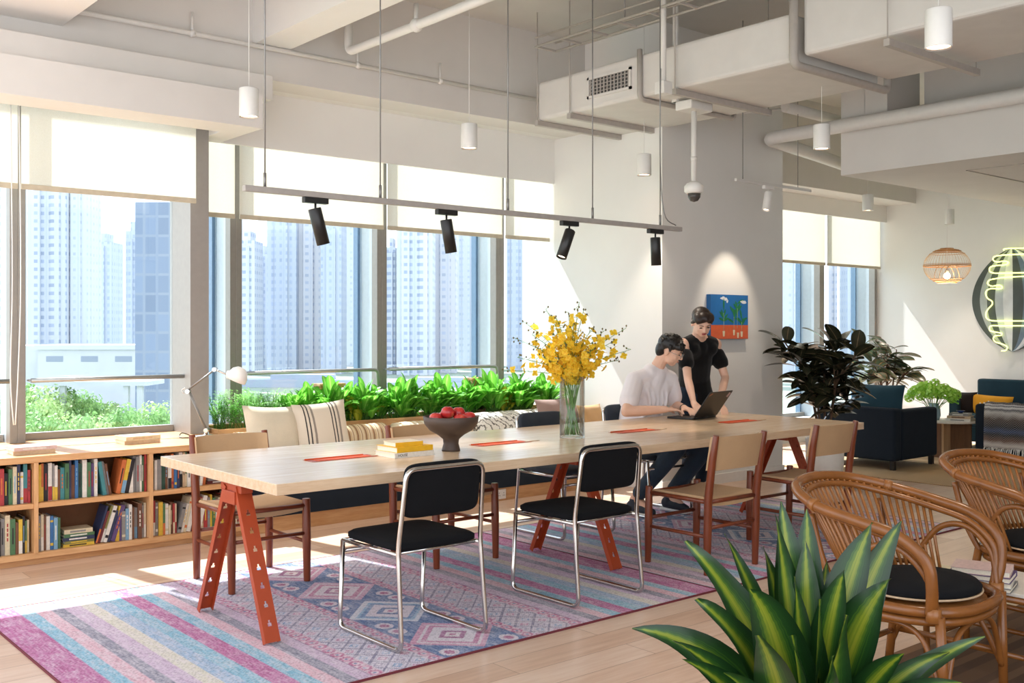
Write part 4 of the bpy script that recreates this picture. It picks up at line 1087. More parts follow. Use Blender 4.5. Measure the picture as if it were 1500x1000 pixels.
for k in range(60):
    a=hr.uniform(0,2*PI); e=hr.uniform(.1,1.4); n_=Vector((math.cos(a)*math.cos(e),math.sin(a)*math.cos(e),math.sin(e)))
    b_=Vector((0,-.022,.052))+Vector((n_.x*.078,n_.y*.090,n_.z*.073)); mb.caps(P(*b_),P(*(b_+n_*.012+Vector((.02*math.cos(k),.02,.0)))),.012,.006,8)
blob(mb,'hair',M['hair'],t,.0045,1)
g=MB()
for s in (-1,1):
    cc=P(s*.032,.103,.003); g.tube([cc+Mx@Vector((.023*math.cos(a),0,.018*math.sin(a))) for a in [2*PI*k/16 for k in range(16)]],.0017,6,closed=True)
    g.tube([P(s*.055,.102,.006),P(s*.078,.06,.008),P(s*.082,-.01,.008)],.0016,6)
g.tube([P(-.010,.104,.006),P(0,.108,.009),P(.010,.104,.006)],.0016,6); g.build('glasses',M['rod'],t)
# shirt
M['tee']=fabric('white_cotton_tee','E9E2E4',scale=250,var=.03)
mb=MB(); 
mb.chain([j['neck']-Vector((0,-.02,.035)),j['chest'],j['waist'],j['pelvis']+Vector((0,.0,.015))],[.098,.152,.150,.150],16)
mb.chain([j['neck']+Vector((-.06,0,-.015)),j['neck']+Vector((.06,0,-.015))],[.062,.062])
for s,sx in (('r',-1),('l',1)):
    sh,el=j['sh_'+s],j['el_'+s]
    mb.chain([j['neck']+(sh-j['neck'])*.45+Vector((0,0,-.012)),sh],[.068,.073]); mb.chain([j['chest']+(sh-j['chest'])*.5,sh],[.115,.072]); mb.chain([sh,sh.lerp(el,.66)],[.073,.078])
    for q in (.3,.55): mb.ell(sh.lerp(el,q)+Vector((0,-.03,.0)),(.055,.05,.03),None,12,8)
for k in range(5): mb.tube(smooth_path([j['chest']+Vector((-.11+k*.055,-.128,.04)),j['chest']+Vector((-.085+k*.045,-.140,-.08)),j['waist']+Vector((-.10+k*.05,-.128,-.0))],4),.016,8)
blob(mb,'t_shirt',M['tee'],t,.0075,9)
mb=MB()
for s in ('l','r'):
    hp,kn,an=j['hp_'+s],j['kn_'+s],j['an_'+s]
    mb.chain([j['pelvis'].lerp(hp,.6),hp,(hp+kn)/2,kn,(kn*.6+an*.4),an+(kn-an)*.12],[.135,.108,.095,.073,.068,.058])
    mb.ell(kn.lerp(an,.3),(.07,.06,.03),None,12,8)
blob(mb,'jeans',jeans,t,.008,4)
for s in ('l','r'):
    an,to=j['an_'+s],j['to_'+s]; d=(to-an); d.z=0; d.normalize(); base=Vector((an.x,an.y,RT))
    mb=MB(); mb.chain([base+Vector((0,0,.06))-d*.03,base+d*.09+Vector((0,0,.05)),base+d*.17+Vector((0,0,.036))],[.047,.044,.034]); mb.caps(base+Vector((0,0,.10)),base+Vector((0,0,.06)),.046,.048)
    sh=blob(mb,'sneaker',mat('dark_sneaker','262B36',.7),t,.007,3)
    ang=math.atan2(d.y,d.x); MB().obox(tuple(base+d*.06+Vector((0,0,.013))),(.27,.09,.024),(0,0,ang)).build('sole',M['white'],sh,bev=.01)
w=j['wr_l']; MB().tube([w+Vector((.012,.014,.0)),w+Vector((.001,.001,-.0))],.0315,14).build('wristwatch',M['black'],t)

# ---- standing person
J=dict(head=(6.60,5.44,1.478),neck=(6.70,5.56,1.35),chest=(6.76,5.64,1.19),waist=(6.83,5.71,1.02),pelvis=(6.87,5.74,.90),
 sh_r=(6.555,5.585,1.295),el_r=(6.43,5.44,1.02),wr_r=(6.295,5.27,.855),sh_l=(6.90,5.545,1.295),el_l=(6.93,5.46,1.02),wr_l=(6.60,5.26,.835),
 hp_r=(6.78,5.74,.86),kn_r=(6.79,5.70,.48),an_r=(6.80,5.78,.09),to_r=(6.78,5.62,.045),hp_l=(6.96,5.74,.86),kn_l=(6.98,5.70,.48),an_l=(6.99,5.78,.09),to_l=(6.99,5.62,.045))
t,j,Mx,P=person('person','standing person in a black cold-shoulder top leaning over the laptop',(6.87,5.74,0),J,(-.40,-.66,-.52),(-.22,-.25,.9),M['skin_w'],M['hairw'],True,
  {'r':((-.45,-.75,-.45),(0,-.3,1),.3),'l':((-.35,-.75,-.5),(0,-.3,1),.35)},None)
mb=MB()
mb.ell(P(0,-.026,.050),(.080,.090,.072),Mx,20,14)
mb.ell(P(0,-.070,.0),(.066,.040,.062),Mx,18,12); mb.ell(P(0,-.105,.02),(.034,.03,.034),Mx,14,10)
mb.ell(P(-.042,.030,.068),(.045,.062,.040),Mx,14,10); mb.ell(P(.042,.030,.068),(.045,.062,.040),Mx,14,10); mb.ell(P(0,.035,.082),(.05,.055,.035),Mx,14,10); mb.caps(P(-.03,.075,.075),P(-.062,.055,.035),.018,.012); mb.caps(P(-.01,.08,.078),P(.055,.060,.04),.016,.012)
for s in (-1,1): mb.caps(P(s*.066,.03,.05),P(s*.076,-.01,.0),.020,.014)
blob(mb,'hair',M['hairw'],t,.005,2)
M['btop']=fabric('black_jersey','0F0F11',scale=250,var=.1)
mb=MB()
mb.chain([j['chest'].lerp(j['neck'],.62)+Vector((0,.0,-.01)),j['chest'],j['waist'],j['pelvis']+Vector((0,0,-.02))],[.098,.142,.132,.150],16)
for s in ('r','l'):
    sh,el=j['sh_'+s],j['el_'+s]
    mb.chain([j['chest']+(sh-j['chest'])*.5+Vector((0,0,.02)),j['neck'].lerp(sh,.72)+Vector((0,0,-.03))],[.085,.060])
    mb.chain([j['neck'].lerp(sh,.36)+Vector((0,.004,-.008)),j['neck'].lerp(sh,.80)+Vector((0,0,-.004))],[.066,.064]); mb.chain([j['chest'],j['neck'].lerp(sh,.6)+Vector((0,-.02,-.05))],[.10,.066])
for s in ('r','l'):
    sh,el=j['sh_'+s],j['el_'+s]
    a=sh.lerp(el,.30); b=sh.lerp(el,.52); mb.chain([a,b],[.058,.068])
    out=Vector((-1 if s=='r' else 1,-.2,0))*.03
    mb.ell(b+out*.9,(.035,.04,.022),None,10,8); mb.ell(b+out*.5+Vector((0,-.03,-.02)),(.035,.035,.02),None,10,8); mb.chain([j['chest']+(sh-j['chest'])*.78-Vector((0,0,.05)),a],[.06,.055])
blob(mb,'black_top',M['btop'],t,.0075,10)
mb=MB()
for s in ('l','r'):
    hp,kn,an=j['hp_'+s],j['kn_'+s],j['an_'+s]
    mb.chain([j['pelvis'].lerp(hp,.5),hp,(hp+kn)/2,kn,(kn*.6+an*.4),an+(kn-an)*.1],[.128,.105,.088,.066,.064,.050])
blob(mb,'jeans',jeansd,t,.008,4)
for s in ('l','r'):
    an=j['an_'+s]; base=Vector((an.x,an.y,.002)); d=Vector((-.1,-1,0)).normalized()
    mb=MB(); mb.chain([base+Vector((0,0,.05))-d*.03,base+d*.09+Vector((0,0,.045)),base+d*.17+Vector((0,0,.034))],[.045,.042,.031])
    blob(mb,'shoe',M['black'],t,.007,3)
# ============================================================ PAINTING on the column
t=thing('framed_painting','blue and orange painting of potted plants hung on the column','painting',(7.43,6.02,1.335))
B(0,.55,0,.048,0,.41).build('canvas_box',mat('canvas_side','1F5D94',.7),t)
B(.002,.548,-.002,-.0005,.13,.408).build('sky',mat('paint_blue','1F6FB5',.7,var=.12,scale=4),t)
B(.002,.548,-.002,-.0005,.002,.13).build('ground',mat('paint_orange','E0673F',.7,var=.05),t)
r=random.Random(4); lv=MB(); pt=MB(); cl=MB()
pots=[(.185,.075,.036,.30,7),(.335,.085,.03,.22,6),(.395,.06,.034,.12,0),(.45,.07,.036,.16,6),(.385,.10,.0,.34,8)]
for x,z,w,h,n in pots:
    if w: pt.add([(x-w/2,-.003,z),(x+w/2,-.003,z),(x+w*.33,-.003,z-.05),(x-w*.33,-.003,z-.05)],[(0,3,2,1)]); 
    if n and h: pt.tube([(x,-.003,z),(x,-.003,z+h*.55)],.002,4,1)
    for k in range(n):
        a=PI*(.12+.76*k/(n-1)); L=.07+.04*r.random(); b=Vector((x,-.0035,z+h*(.25+.5*r.random()))); e=b+Vector((math.cos(a)*L,-.0005,math.sin(a)*L)); lv.blade(b,(b+e)/2+Vector((0,0,.008)),e,.024,(0,-1,0),4,0)
for x,z in ((.17,.375),(.205,.365),(.45,.35),(.485,.34),(.235,.345)): cl.ell((x,-.003,z),(.038 if x!=.235 else .012,.001,.011),None,12,6); cl.ell((x+.01,-.003,z+.009),(.02 if x!=.235 else .006,.001,.010),None,12,6)
lv.build('painted_leaves',mat('paint_green','1F7A4A',.7,var=.2),t); pt.build('painted_pots',[mat('paint_cream','E6D8B8',.7),mat('paint_stem','B9C9B0',.7)],t); cl.build('painted_clouds',mat('paint_white','E9EDF2',.7),t)

# ============================================================ RUBBER PLANTS
M['rub']=leafmat('rubber_leaf',[(0,'7C6A4E'),(.08,'3C3A2A'),(1,'2C3020')],.22,.08)
M['rub2']=leafmat('rubber_leaf_light',[(0,'B98F62'),(.1,'50604A'),(.7,'5F6F55'),(1,'7A5B40')],.25,.2)
M['bark']=mat('bark_brown','5A4332',.8,var=.2,bump=.4)
def rubber(name,lab,loc,rad,zlo,zhi,n,mt,seed,potmat,pr,ph,stems=4,ll=.24):
    t=thing(name,lab,'plant',loc); r=random.Random(seed)
    MB().lathe([(.001,0),(pr*.86,0),(pr,ph*.5),(pr,ph),(pr-.015,ph),(pr-.02,ph-.03),(.001,ph-.03)],seg=32).build('pot',potmat,t)
    st=MB(); lf=MB(); tips=[]
    for k in range(stems):
        a=2*PI*k/stems+.4; q=rad*r.uniform(.25,.62); top=Vector((math.cos(a)*q,math.sin(a)*q,zhi-r.uniform(.05,.3)-(.0 if k==1 else .12)))
        if k==0: top=Vector((.02,0,zhi-.12))
        p0=Vector((math.cos(a)*.04,math.sin(a)*.04,ph-.03)); pts=smooth_path([p0,p0.lerp(top,.5)+Vector((math.cos(a)*-.03,0,.03)),top],8); st.tube(pts,[.014*(1-.6*i/len(pts)) for i in range(len(pts))],7); tips.append(pts)
        for b in range(3):
            i=int(len(pts)*r.uniform(.35,.8)); p=pts[i]; aa=a+r.uniform(-1.5,1.5); e=p+Vector((math.cos(aa)*rad*r.uniform(.3,.5),math.sin(aa)*rad*r.uniform(.3,.5),r.uniform(.05,.25)))
            q2=smooth_path([p,(p+e)/2+Vector((0,0,-.02)),e],6); st.tube(q2,.007,6); tips.append(q2)
    per=max(3,n//len(tips))
    for pts in tips:
        for k in range(per):
            u=.35+.65*(k+1)/per; i=min(len(pts)-1,int(u*(len(pts)-1))); p=pts[i]
            if p.z<zlo+.1: continue
            aa=k*2.4+r.uniform(-.3,.3); el=r.uniform(-.35,.55)+(.5 if u>.93 else 0); L=ll*r.uniform(.75,1.1)
            d=Vector((math.cos(aa)*math.cos(el),math.sin(aa)*math.cos(el),math.sin(el)))
            s=p+d*.03; e=s+d*L+Vector((0,0,-.035)); lf.tube([p,s],.003,4,0)
            lf.blade(s,(s+e)/2+Vector((0,0,.035)),e,L*.52,Vector((0,0,1))-d*.2+Vector((r.uniform(-.5,.5),r.uniform(-.5,.5),0)),8,.18,0,prof=lambda t_: math.sin(PI*min(1,t_*.96+.04))**.6*(1-.15*t_))
    st.build('stems',M['bark'],t); lf.build('foliage',mt,t); return t
rubber('rubber_plant','big dark-leaved rubber plant in a white pot behind the far end of the table',(8.33,5.42,0),.43,.5,1.44,210,M['rub'],3,M['white'],.17,.42,5,.265)
rubber('rubber_plant','variegated rubber plant behind the navy armchair by the far window',(11.55,6.65,0),.48,.7,1.36,150,M['rub2'],9,mat('glass_pot','A8A59E',.3),.16,.40,5,.26)

# ============================================================ LOUNGE
jute=stripe_mat('jute_rug',[(0,'A98D68'),(.5,'B99C74')],'y',.02); 
t=tag(B(9.05,12.6,2.6,6.4,.0005,.012).build('jute_rug',jute,bev=.004),'light tan jute rug under the lounge armchairs','rug')
def armchair(lab,loc,rz,fab,cush,w=.90,d=.86,hb=.62,ha=.60,seat=.42):
    """faces +x locally"""
    t=thing('armchair',lab,'armchair',loc,rz)
    B(-d/2+.001,-d/2+.14,-w/2,w/2,.09,hb).build('backrest',fab,t,bev=.03,seg=3)
    for s in (-1,1): B(-d/2+.141,d/2,s*(w/2-.065)-.065,s*(w/2-.065)+.065,.09,ha).build('armrest',fab,t,bev=.03,seg=3)
    B(-d/2+.141,d/2-.01,-w/2+.131,w/2-.131,.09,.27).build('seat_base',fab,t,bev=.01)
    B(-d/2+.141,d/2,-w/2+.134,w/2-.134,.271,seat).build('seat_cushion',cush,t,bev=.035,seg=3)
    for x in (-d/2+.05,d/2-.05):
        for y in (-w/2+.05,w/2-.05): B(x-.022,x+.022,y-.022,y+.022,0,.09).build('leg',M['black'],t)
    return t
teal=fabric('teal_wool','2B4855',sheen=.05); M['mustard']=fabric('mustard_fabric','D89A2A')
a=armchair('dark navy armchair seen from behind beside the small round table',(9.97,5.86,.0125),0,M['navy'],M['navy'])
cushion('cushion','teal blue cushion standing on the navy armchair behind the rubber plant',(9.83,5.78,.66),.62,.40,.17,(0.12,0,PI/2),teal)
a=armchair('teal armchair facing the camera with a yellow pillow at the far wall',(12.42,5.62,.0125),PI,fabric('dark_teal','233B47',sheen=.05),teal,w=.98,hb=.80,ha=.58)
cushion('cushion','yellow lumbar pillow with white embroidered pattern on the teal armchair',(12.14,5.68,.53),.56,.25,.13,(.0,-.04,PI/2-.03),M['mustard'])
o=bpy.context.scene.collection.objects[-1]
mb=MB()
for k in range(9):
    a_=k*2.4; mb.ell((.03*math.cos(a_)*k**.5,.069,.03*math.sin(a_)*k**.5*.7),(.010,.004,.010),None,8,6)
mb.build('embroidery',M['white'],o)
tag(cushion('cushion','dark fluffy cushion between the green flowers and the yellow pillow',(12.12,5.98,.54),.30,.28,.16,(.1,0,PI/2+.2),fabric('dark_fur','241E1E',scale=120,var=.4)),None)
a=armchair('navy armchair cut by the right edge with a striped blanket over it',(11.30,4.80,.0125),0,M['navy'],M['navy'])
# blanket draped over that armchair's back
def blanket():
    k=NT('striped_blanket'); v=k.coord(); sp=k.N('ShaderNodeSeparateXYZ'); uvn=k.N('ShaderNodeTexCoord'); k.L(uvn.outputs['UV'],sp.inputs[0])
    c=k.ramp(k.math('ADD',sp.outputs[1],k.math('MULTIPLY',k.math('SUBTRACT',k.noise(v,14),.5),.03)),[(0,srgb('6A6460')),(.45,srgb('2A2A2E')),(.52,srgb('4A4240')),(.55,srgb('C9C6C2')),(.58,srgb('3A3A40')),(.61,srgb('D8D5D0')),(.64,srgb('3A3A40')),(.67,srgb('B9B5AE')),(.72,srgb('4A3A30')),(.77,srgb('14181F')),(.80,srgb('2B4066')),(.83,srgb('14181F')),(.88,srgb('6A4C3C')),(.92,srgb('C9C2BA')),(.97,srgb('8A847C'))])
    w=k.N('ShaderNodeTexChecker'); w.inputs['Scale'].default_value=90; k.L(v,w.inputs[0])
    k.L(k.mix(k.math('MULTIPLY',w.outputs['Fac'],.15),c,srgb('EDEAE4')),k.b.inputs['Base Color']); k.b.inputs['Roughness'].default_value=.95; return k.mat
t=thing('blanket','grey, brown and white striped blanket with fringe draped over the right armchair','blanket',(10.85,5.02,.0))
mb=MB(); path=smooth_path([(.30,0,.545),(.20,0,.615),(.08,0,.650),(.0,0,.648),(-.03,0,.58),(-.038,0,.35),(-.034,0,.18)],6); ny=14; Wd=.60; vs=[];uv=[]
for i,p in enumerate(path):
    for q in range(ny+1):
        y=.10-Wd*q/ny; vs.append((p.x-.006*math.sin(q*1.3+i*.2),y,p.z+.003*math.sin(q*2))); uv.append((q/ny,i/len(path)))
fs=[(i*(ny+1)+q,i*(ny+1)+q+1,(i+1)*(ny+1)+q+1,(i+1)*(ny+1)+q) for i in range(len(path)-1) for q in range(ny)]
mb.add(vs,fs,0,True,uv); o=mb.build('cloth',blanket(),t); so=o.modifiers.new('s','SOLIDIFY'); so.thickness=.006
mb=MB(); r=random.Random(2)
for q in range(44):
    y=.10-Wd*q/43; x=-.036+r.uniform(-.01,.004); mb.tube([(x,y,.19),(x-.01,y+r.uniform(-.012,.012),.14),(x-.004,y+r.uniform(-.02,.02),.10)],.0035,5)
mb.build('fringe',M['white'],t)
# small round table
sx,sy=10.95,5.56
t=thing('side_table','small round side table with pale top and wooden base beside the navy armchair','side table',(sx,sy,.0125))
MB().lathe([(.001,.40),(.29,.40),(.295,.41),(.29,.42),(.001,.42)],seg=40).build('tabletop',mat('pale_stone_top','DCD2C4',.4),t)
B(-.16,.16,-.012,.012,0,.3995).build('base_panel',M['walnut'] if False else wood('pale_base','B08A62','CFAB82','z'),t)
B(-.012,.012,-.24,-.0125,0,.3995).build('base_panel',wood('brown_base','5F432E','7A583C','z'),t); B(-.012,.012,.0125,.24,0,.3995).build('base_panel',wood('brown_base','5F432E','7A583C','z'),t)
z=.0125+.4203
flat_stack(sx-.02,sy-.13,z,[('white',.26,.20,.03,'grey','white book at the bottom of the stack on the round side table'),('beige',.24,.18,.028,'brown','beige book in the middle of the stack on the round side table'),('grey',.20,.16,.028,'white','grey book on top of the stack on the round side table')],'',-PI/2+.2,'books on the side table')
t=thing('ceramic_vase','pale blue vase holding the green hydrangeas on the side table','vase',(sx-.10,sy+.13,z))
MB().lathe([(.001,0),(.055,0),(.07,.05),(.065,.12),(.05,.16),(.055,.18),(.05,.18),(.045,.16),(.058,.12),(.06,.05),(.001,.02)],seg=24).build('body',mat('pale_blue_glaze','9DB4C4',.25),t)
t=thing('hydrangea_bunch','bright green bunch of hydrangeas on the small round side table','flowers',(sx-.10,sy+.13,z))
r=random.Random(8); st=MB(); hd=MB(); lf=MB()
M['hyd']=leafmat('hydrangea_green',[(0,'B4E060'),(1,'8CC63C')],.5,.4)
for k in range(30):
    a=k*2.399+r.uniform(-.2,.2); q=.02+.25*math.sqrt(k/29); c=Vector((math.cos(a)*q,math.sin(a)*q,.20+.17*(1-(q/.32)**2)+r.uniform(-.03,.03)))
    st.tube([(0,0,.05),(c.x*.4,c.y*.4,.17),tuple(c)],.003,5)
    for m_ in range(26):
        ph=math.acos(1-2*(m_+.5)/26); th=m_*2.399; n=Vector((math.sin(ph)*math.cos(th),math.sin(ph)*math.sin(th),math.cos(ph))); p=c+n*.052
        ax=n.orthogonal().normalized(); bx=n.cross(ax)
        for g in range(4):
            dd=ax*math.cos(g*PI/2+m_)+bx*math.sin(g*PI/2+m_); hd.blade(p,p+dd*.012+n*.005,p+dd*.022,.021,n,2,0)
    if k%2==0:
        e=c+Vector((math.cos(a)*.1,math.sin(a)*.1,-.06)); lf.blade(c*.8,(c+e)/2,e,.07,(0,0,1),5,.2)
st.build('stems',M['stem'],t); hd.build('flower_heads',M['hyd'],t); lf.build('leaves',M['leaf1'],t)
t=tag(MB().lathe([(.001,0),(.02,0),(.03,.012),(.045,.025),(.042,.025),(.026,.012),(.001,.006)],seg=20).build('small_dish',mat('cobalt_glaze','243A78',.2),loc=(sx-.02,sy-.13,z+.0870)),'small dark blue dish standing on the stack of books','dish')

# woven globe pendant
t=thing('woven_pendant','round woven bamboo pendant lamp glowing in front of the far wall','pendant lamp',(11.1,5.67,2.13))
mb=MB(); RX,RZ_=.245,.20
for k in range(44):
    g=2*PI*k/44; mb.tube([(RX*math.cos(a)*math.cos(g),RX*math.cos(a)*math.sin(g),RZ_*math.sin(a)) for a in [-1.15+2.5*i/12 for i in range(13)]],.0014,4)
mb.build('bamboo_ribs',mat('bamboo_pale','CFAE85',.5),t)
mb=MB()
for a,w in ((0.0,.012),(.08,.006),(-.95,.008),(-1.15,.01),(.95,.01),(1.05,.008),(1.3,.012),(-.78,.005),(.75,.005)):
    z_=RZ_*math.sin(a); q=RX*math.cos(a)+.002; mb.lathe([(q,z_-w/2),(q+.003,z_-w/2),(q+.003,z_+w/2),(q,z_+w/2)],seg=40,close=True)
mb.build('bamboo_bands',mat('bamboo_band','C08A55',.5),t)
mb=MB(); 
for k in range(3): mb.tube([(.17*math.cos(PI*i/10),.06*(k-1),-.14+.15*math.sin(PI*i/10)) for i in range(11)],.004,5)
mb.build('inner_hoops',mat('bamboo_hoop','C9A27A',.5),t)
MB().ell((0,0,-.11),.035,seg=16).build('bulb',emis('warm_bulb','FFD9A8',14),t)
mb=MB(); mb.cyl((0,0,-.08),(0,0,-.03),.018); mb.cyl((0,0,-.03),(0,0,4.12-2.13-.0),.003,seg=6); mb.build('cable',M['white'],t)

# wall artwork: oval striped board with yellow neon tubes
t=thing('neon_artwork','oval striped wall artwork with glowing yellow-green neon lines at the right edge','artwork',(12.93,5.76,1.79))
# local: board spans y (negative = to the right in the photo), z
RYa,RZa=.50,.64
def oval(m,x,ylo,yhi,mt,nm,off):
    pass
n=60; strips=[(-1.0,-.80,'G'),(-.80,-.62,'L'),(-.62,-.42,'D'),(-.42,-.22,'S'),(-.22,.02,'W'),(.02,.28,'D'),(.28,.5,'B'),(.5,.7,'W'),(.7,.86,'S'),(.86,1,'D')]
cm={'G':'4A514C','L':'A7AEB0','D':'4B5352','S':'B9C1C8','W':'DCE0E4','B':'6C7F92'}
mb=MB(); keys=list(cm)
# outline lens shape, curved bands
def halfw(z): 
    q=max(0,1-(abs(z)/RZa)**1.9); return RYa*q**.72
nz=40
for a,b,kk in strips:
    vs=[]
    for i in range(nz+1):
        z_=-RZa+2*RZa*i/nz; h=halfw(z_)
        for u in (a,b): vs.append((0,-u*h,z_))
    fs=[(2*i,2*i+2,2*i+3,2*i+1) for i in range(nz)]
    mb.add([(v[0]-.03,v[1],v[2]) for v in vs],fs,keys.index(kk)); mb.add(vs,[f[::-1] for f in fs],0)
rim=[]
for i in range(nz+1): z_=-RZa+2*RZa*i/nz; rim.append((z_,halfw(z_)))
for s in (-1,1):
    vs=[]; 
    for z_,h in rim: vs += [(-.03,s*h,z_),(0,s*h,z_)]
    mb.add(vs,[(2*i,2*i+1,2*i+3,2*i+2) for i in range(nz)],0)
mb.build('board',[mat('art_'+k,c,.55,var=.08,scale=9) for k,c in cm.items()],t)
neon=MB()
Y=lambda px: -((12.95*((.765-.644*(px-750)/1512)/(.644+.765*(px-750)/1512)))-5.76)*-1
def np_(px,py):
    y=12.9*((.765-.644*(px-750)/1512)/(.644+.765*(px-750)/1512)); d=12.9/(.644+.765*(px-750)/1512); return Vector((-.05,y-5.76,CAMZ-(py-483)*d/1512-1.79))
z5=lambda x,y: np_(1340+x/5,340+y/5)
for pts in ([(1040,115),(690,120),(660,135)],[(1040,150),(700,165),(620,172),(585,182),(580,205),(610,218),(660,212),(690,222),(670,238),(600,245),(560,255),(552,280),(575,297),(650,300),(1040,290)],
  [(1040,318),(700,328),(600,340),(550,352),(540,378),(570,395),(620,388),(645,400),(630,414),(570,412),(535,425),(525,450),(540,485),(570,505),(572,530),(545,560),(528,590),(530,625),(560,645),(650,650),(1040,648)],
  [(1040,685),(650,685),(570,685),(552,700),(560,722),(600,732),(640,740),(635,755),(595,758),(580,780),(600,805),(650,820),(682,842),(670,865),(640,868)]):
    neon.tube(smooth_path([z5(*p) for p in pts],5),.0075,8)
neon.build('neon_tube',emis('neon_yellow','EFF58A',1.5),t)
# ============================================================ RATTAN CHAIRS
M['rattan']=mat('rattan_cane','824F23',.25,var=.14,scale=14,bump=.05)
M['rattan2']=mat('rattan_spindle','905B2C',.3,var=.12,scale=14)
def rattan_chair(label,loc,rz):
    """faces -y, origin on the floor under the seat"""
    t=thing('rattan_armchair',label,'chair',loc,rz)
    # big hoop: from left front post over the arm, around the back, to the right
    hoop=[(-.275,-.17,.405),(-.300,-.185,.50),(-.315,-.17,.60),(-.325,-.07,.675),(-.335,.08,.71),(-.320,.26,.745),(-.20,.41,.785),(0,.455,.80),(.20,.41,.785),(.320,.26,.745),(.335,.08,.71),(.325,-.07,.675),(.315,-.17,.60),(.300,-.185,.50),(.275,-.17,.405)]
    H=smooth_path(hoop,8)
    MB().tube(H,.0215,12).build('arm_hoop',M['rattan'],t)
    inner=[(p.x*.915,p.y*.93-.002,p.z-.028) for p in H]
    MB().tube(inner,.013,10).build('inner_hoop',M['rattan'],t)
    # legs
    legs=[(-.27,-.20,-.255,-.215),(.27,-.20,.255,-.215),(-.24,.20,-.27,.26),(.24,.20,.27,.26)]
    for x,y,x2,y2 in legs:
        top=.40
        MB().tube([(x,y,top),((x+x2)/2,(y+y2)/2,.2),(x2,y2,0)],[.018,.018,.017],10).build('leg',M['rattan'],t)
    for s in (-1,1): MB().tube(smooth_path([(s*.235,.19,.38),(s*.255,.26,.52),(s*.275,.30,.70)],6),.014,8).build('back_post',M['rattan'],t)
    # seat rings
    def ring(z,rx,ry,r,cy=0): return MB().tube([(rx*math.copysign(abs(math.cos(a))**.8,math.cos(a)),cy+ry*math.copysign(abs(math.sin(a))**.8,math.sin(a)),z) for a in [2*PI*k/48 for k in range(48)]],r,8,closed=True)
    ring(.405,.285,.255,.020).build('seat_ring',M['rattan'],t)
    ring(.368,.275,.245,.016).build('seat_ring',M['rattan'],t)
    mb=MB(); mb.lathe([(.001,.395),(.26,.395),(.26,.405),(.001,.405)],seg=32,sy=.9); mb.build('seat_weave',M['rattan2'],t)
    # back spindles
    mb=MB(); n=34
    for k in range(n+1):
        u=k/n; a=PI*(.04+.92*u); 
        low=Vector((.262*math.cos(a),.235*math.sin(a)+.0,.415)); 
        q=(.30+.40*u)*(len(H)-1); i=int(q); hi=H[i].lerp(H[min(i+1,len(H)-1)],q-i); hi=Vector((hi.x*.95,hi.y*.95,hi.z-.012))
        q=(1-u)
        i2=(.30+.40*q)*(len(H)-1); i=int(i2); hi=H[i].lerp(H[min(i+1,len(H)-1)],i2-i); hi=Vector((hi.x*.95,hi.y*.95,hi.z-.012))
        mid=low.lerp(hi,.5)+Vector((0,.0,0)); mb.tube([low,mid,hi],.0072,6)
    mb.build('spindle_back',M['rattan2'],t)
    mb=MB(); mb.tube(smooth_path([(.275,.16,.455),(.20,.235,.46),(0,.275,.46),(-.20,.235,.46),(-.275,.16,.455)],8),.010,8); mb.build('back_band',M['rattan'],t)
    # side loops under the arms
    for s in (-1,1):
        MB().tube(smooth_path([(s*.262,-.185,.42),(s*.285,-.155,.54),(s*.295,-.06,.625),(s*.295,.05,.61),(s*.275,.13,.50),(s*.262,.15,.42)],7),.0125,8).build('arm_loop',M['rattan'],t)
    # lower hoops
    for s in (-1,1): MB().tube(smooth_path([(s*.258,-.205,.12),(s*.235,-.12,.30),(s*.24,.0,.345),(s*.245,.14,.30),(s*.262,.235,.12)],7),.011,8).build('brace',M['rattan'],t)
    MB().tube(smooth_path([(-.245,-.21,.12),(-.16,-.21,.30),(0,-.215,.345),(.16,-.21,.30),(.245,-.21,.12)],7),.011,8).build('brace',M['rattan'],t)
    MB().tube(smooth_path([(-.25,.235,.16),(0,.16,.21),(.25,.235,.16)],7),.012,8).build('brace',M['rattan'],t)
    MB().tube([(-.262,-.21,.17),(-.262,.23,.17)],.012,8).build('brace',M['rattan'],t)
    MB().tube([(.262,-.21,.17),(.262,.23,.17)],.012,8).build('brace',M['rattan'],t)
    for x,y in ((-.275,-.18),(.275,-.18)): MB().tube([(x,y,.38),(x,y,.43)],.0275,10).build('cane_binding',M['rattan2'],t)
    for k in (.36,.64):
        q=k*(len(H)-1); i=int(q); a,b=H[i],H[i+1]; d=(b-a).normalized(); MB().tube([a-d*.016,a+d*.016],.025,10).build('cane_binding',M['rattan2'],t)
    # cushion
    mb=MB(); mb.lathe([(.001,.426),(.215,.426),(.235,.436),(.238,.448),(.225,.462),(.12,.474),(.001,.476)],seg=40,sy=.92); cu=mb.build('seat_cushion',M['blackfab'],t)
    ringp=[(.238*math.cos(a),.219*math.sin(a),.431) for a in [2*PI*k/48 for k in range(48)]]
    MB().tube(ringp,.0045,6,closed=True).build('piping',BM['beige'],cu)
    return t
r1=rattan_chair('rattan armchair with round black cushion nearest the camera at the right',(3.74,2.02,.0105),.06)
dup(r1,(4.93,2.03,.0105),-.12,'rattan armchair with black cushion cut by the right edge of the photo')
M['brug']=stripe_mat('brown_striped_rug',[(0,'6E5138'),(.35,'5C4330'),(.6,'7A5C42'),(.8,'644A35')],'y',.22)
tag(B(2.95,7.0,.2,2.38,.0005,.0095).build('brown_rug',M['brug'],bev=.003),'dark brown rug under the rattan chairs at the lower right','rug')
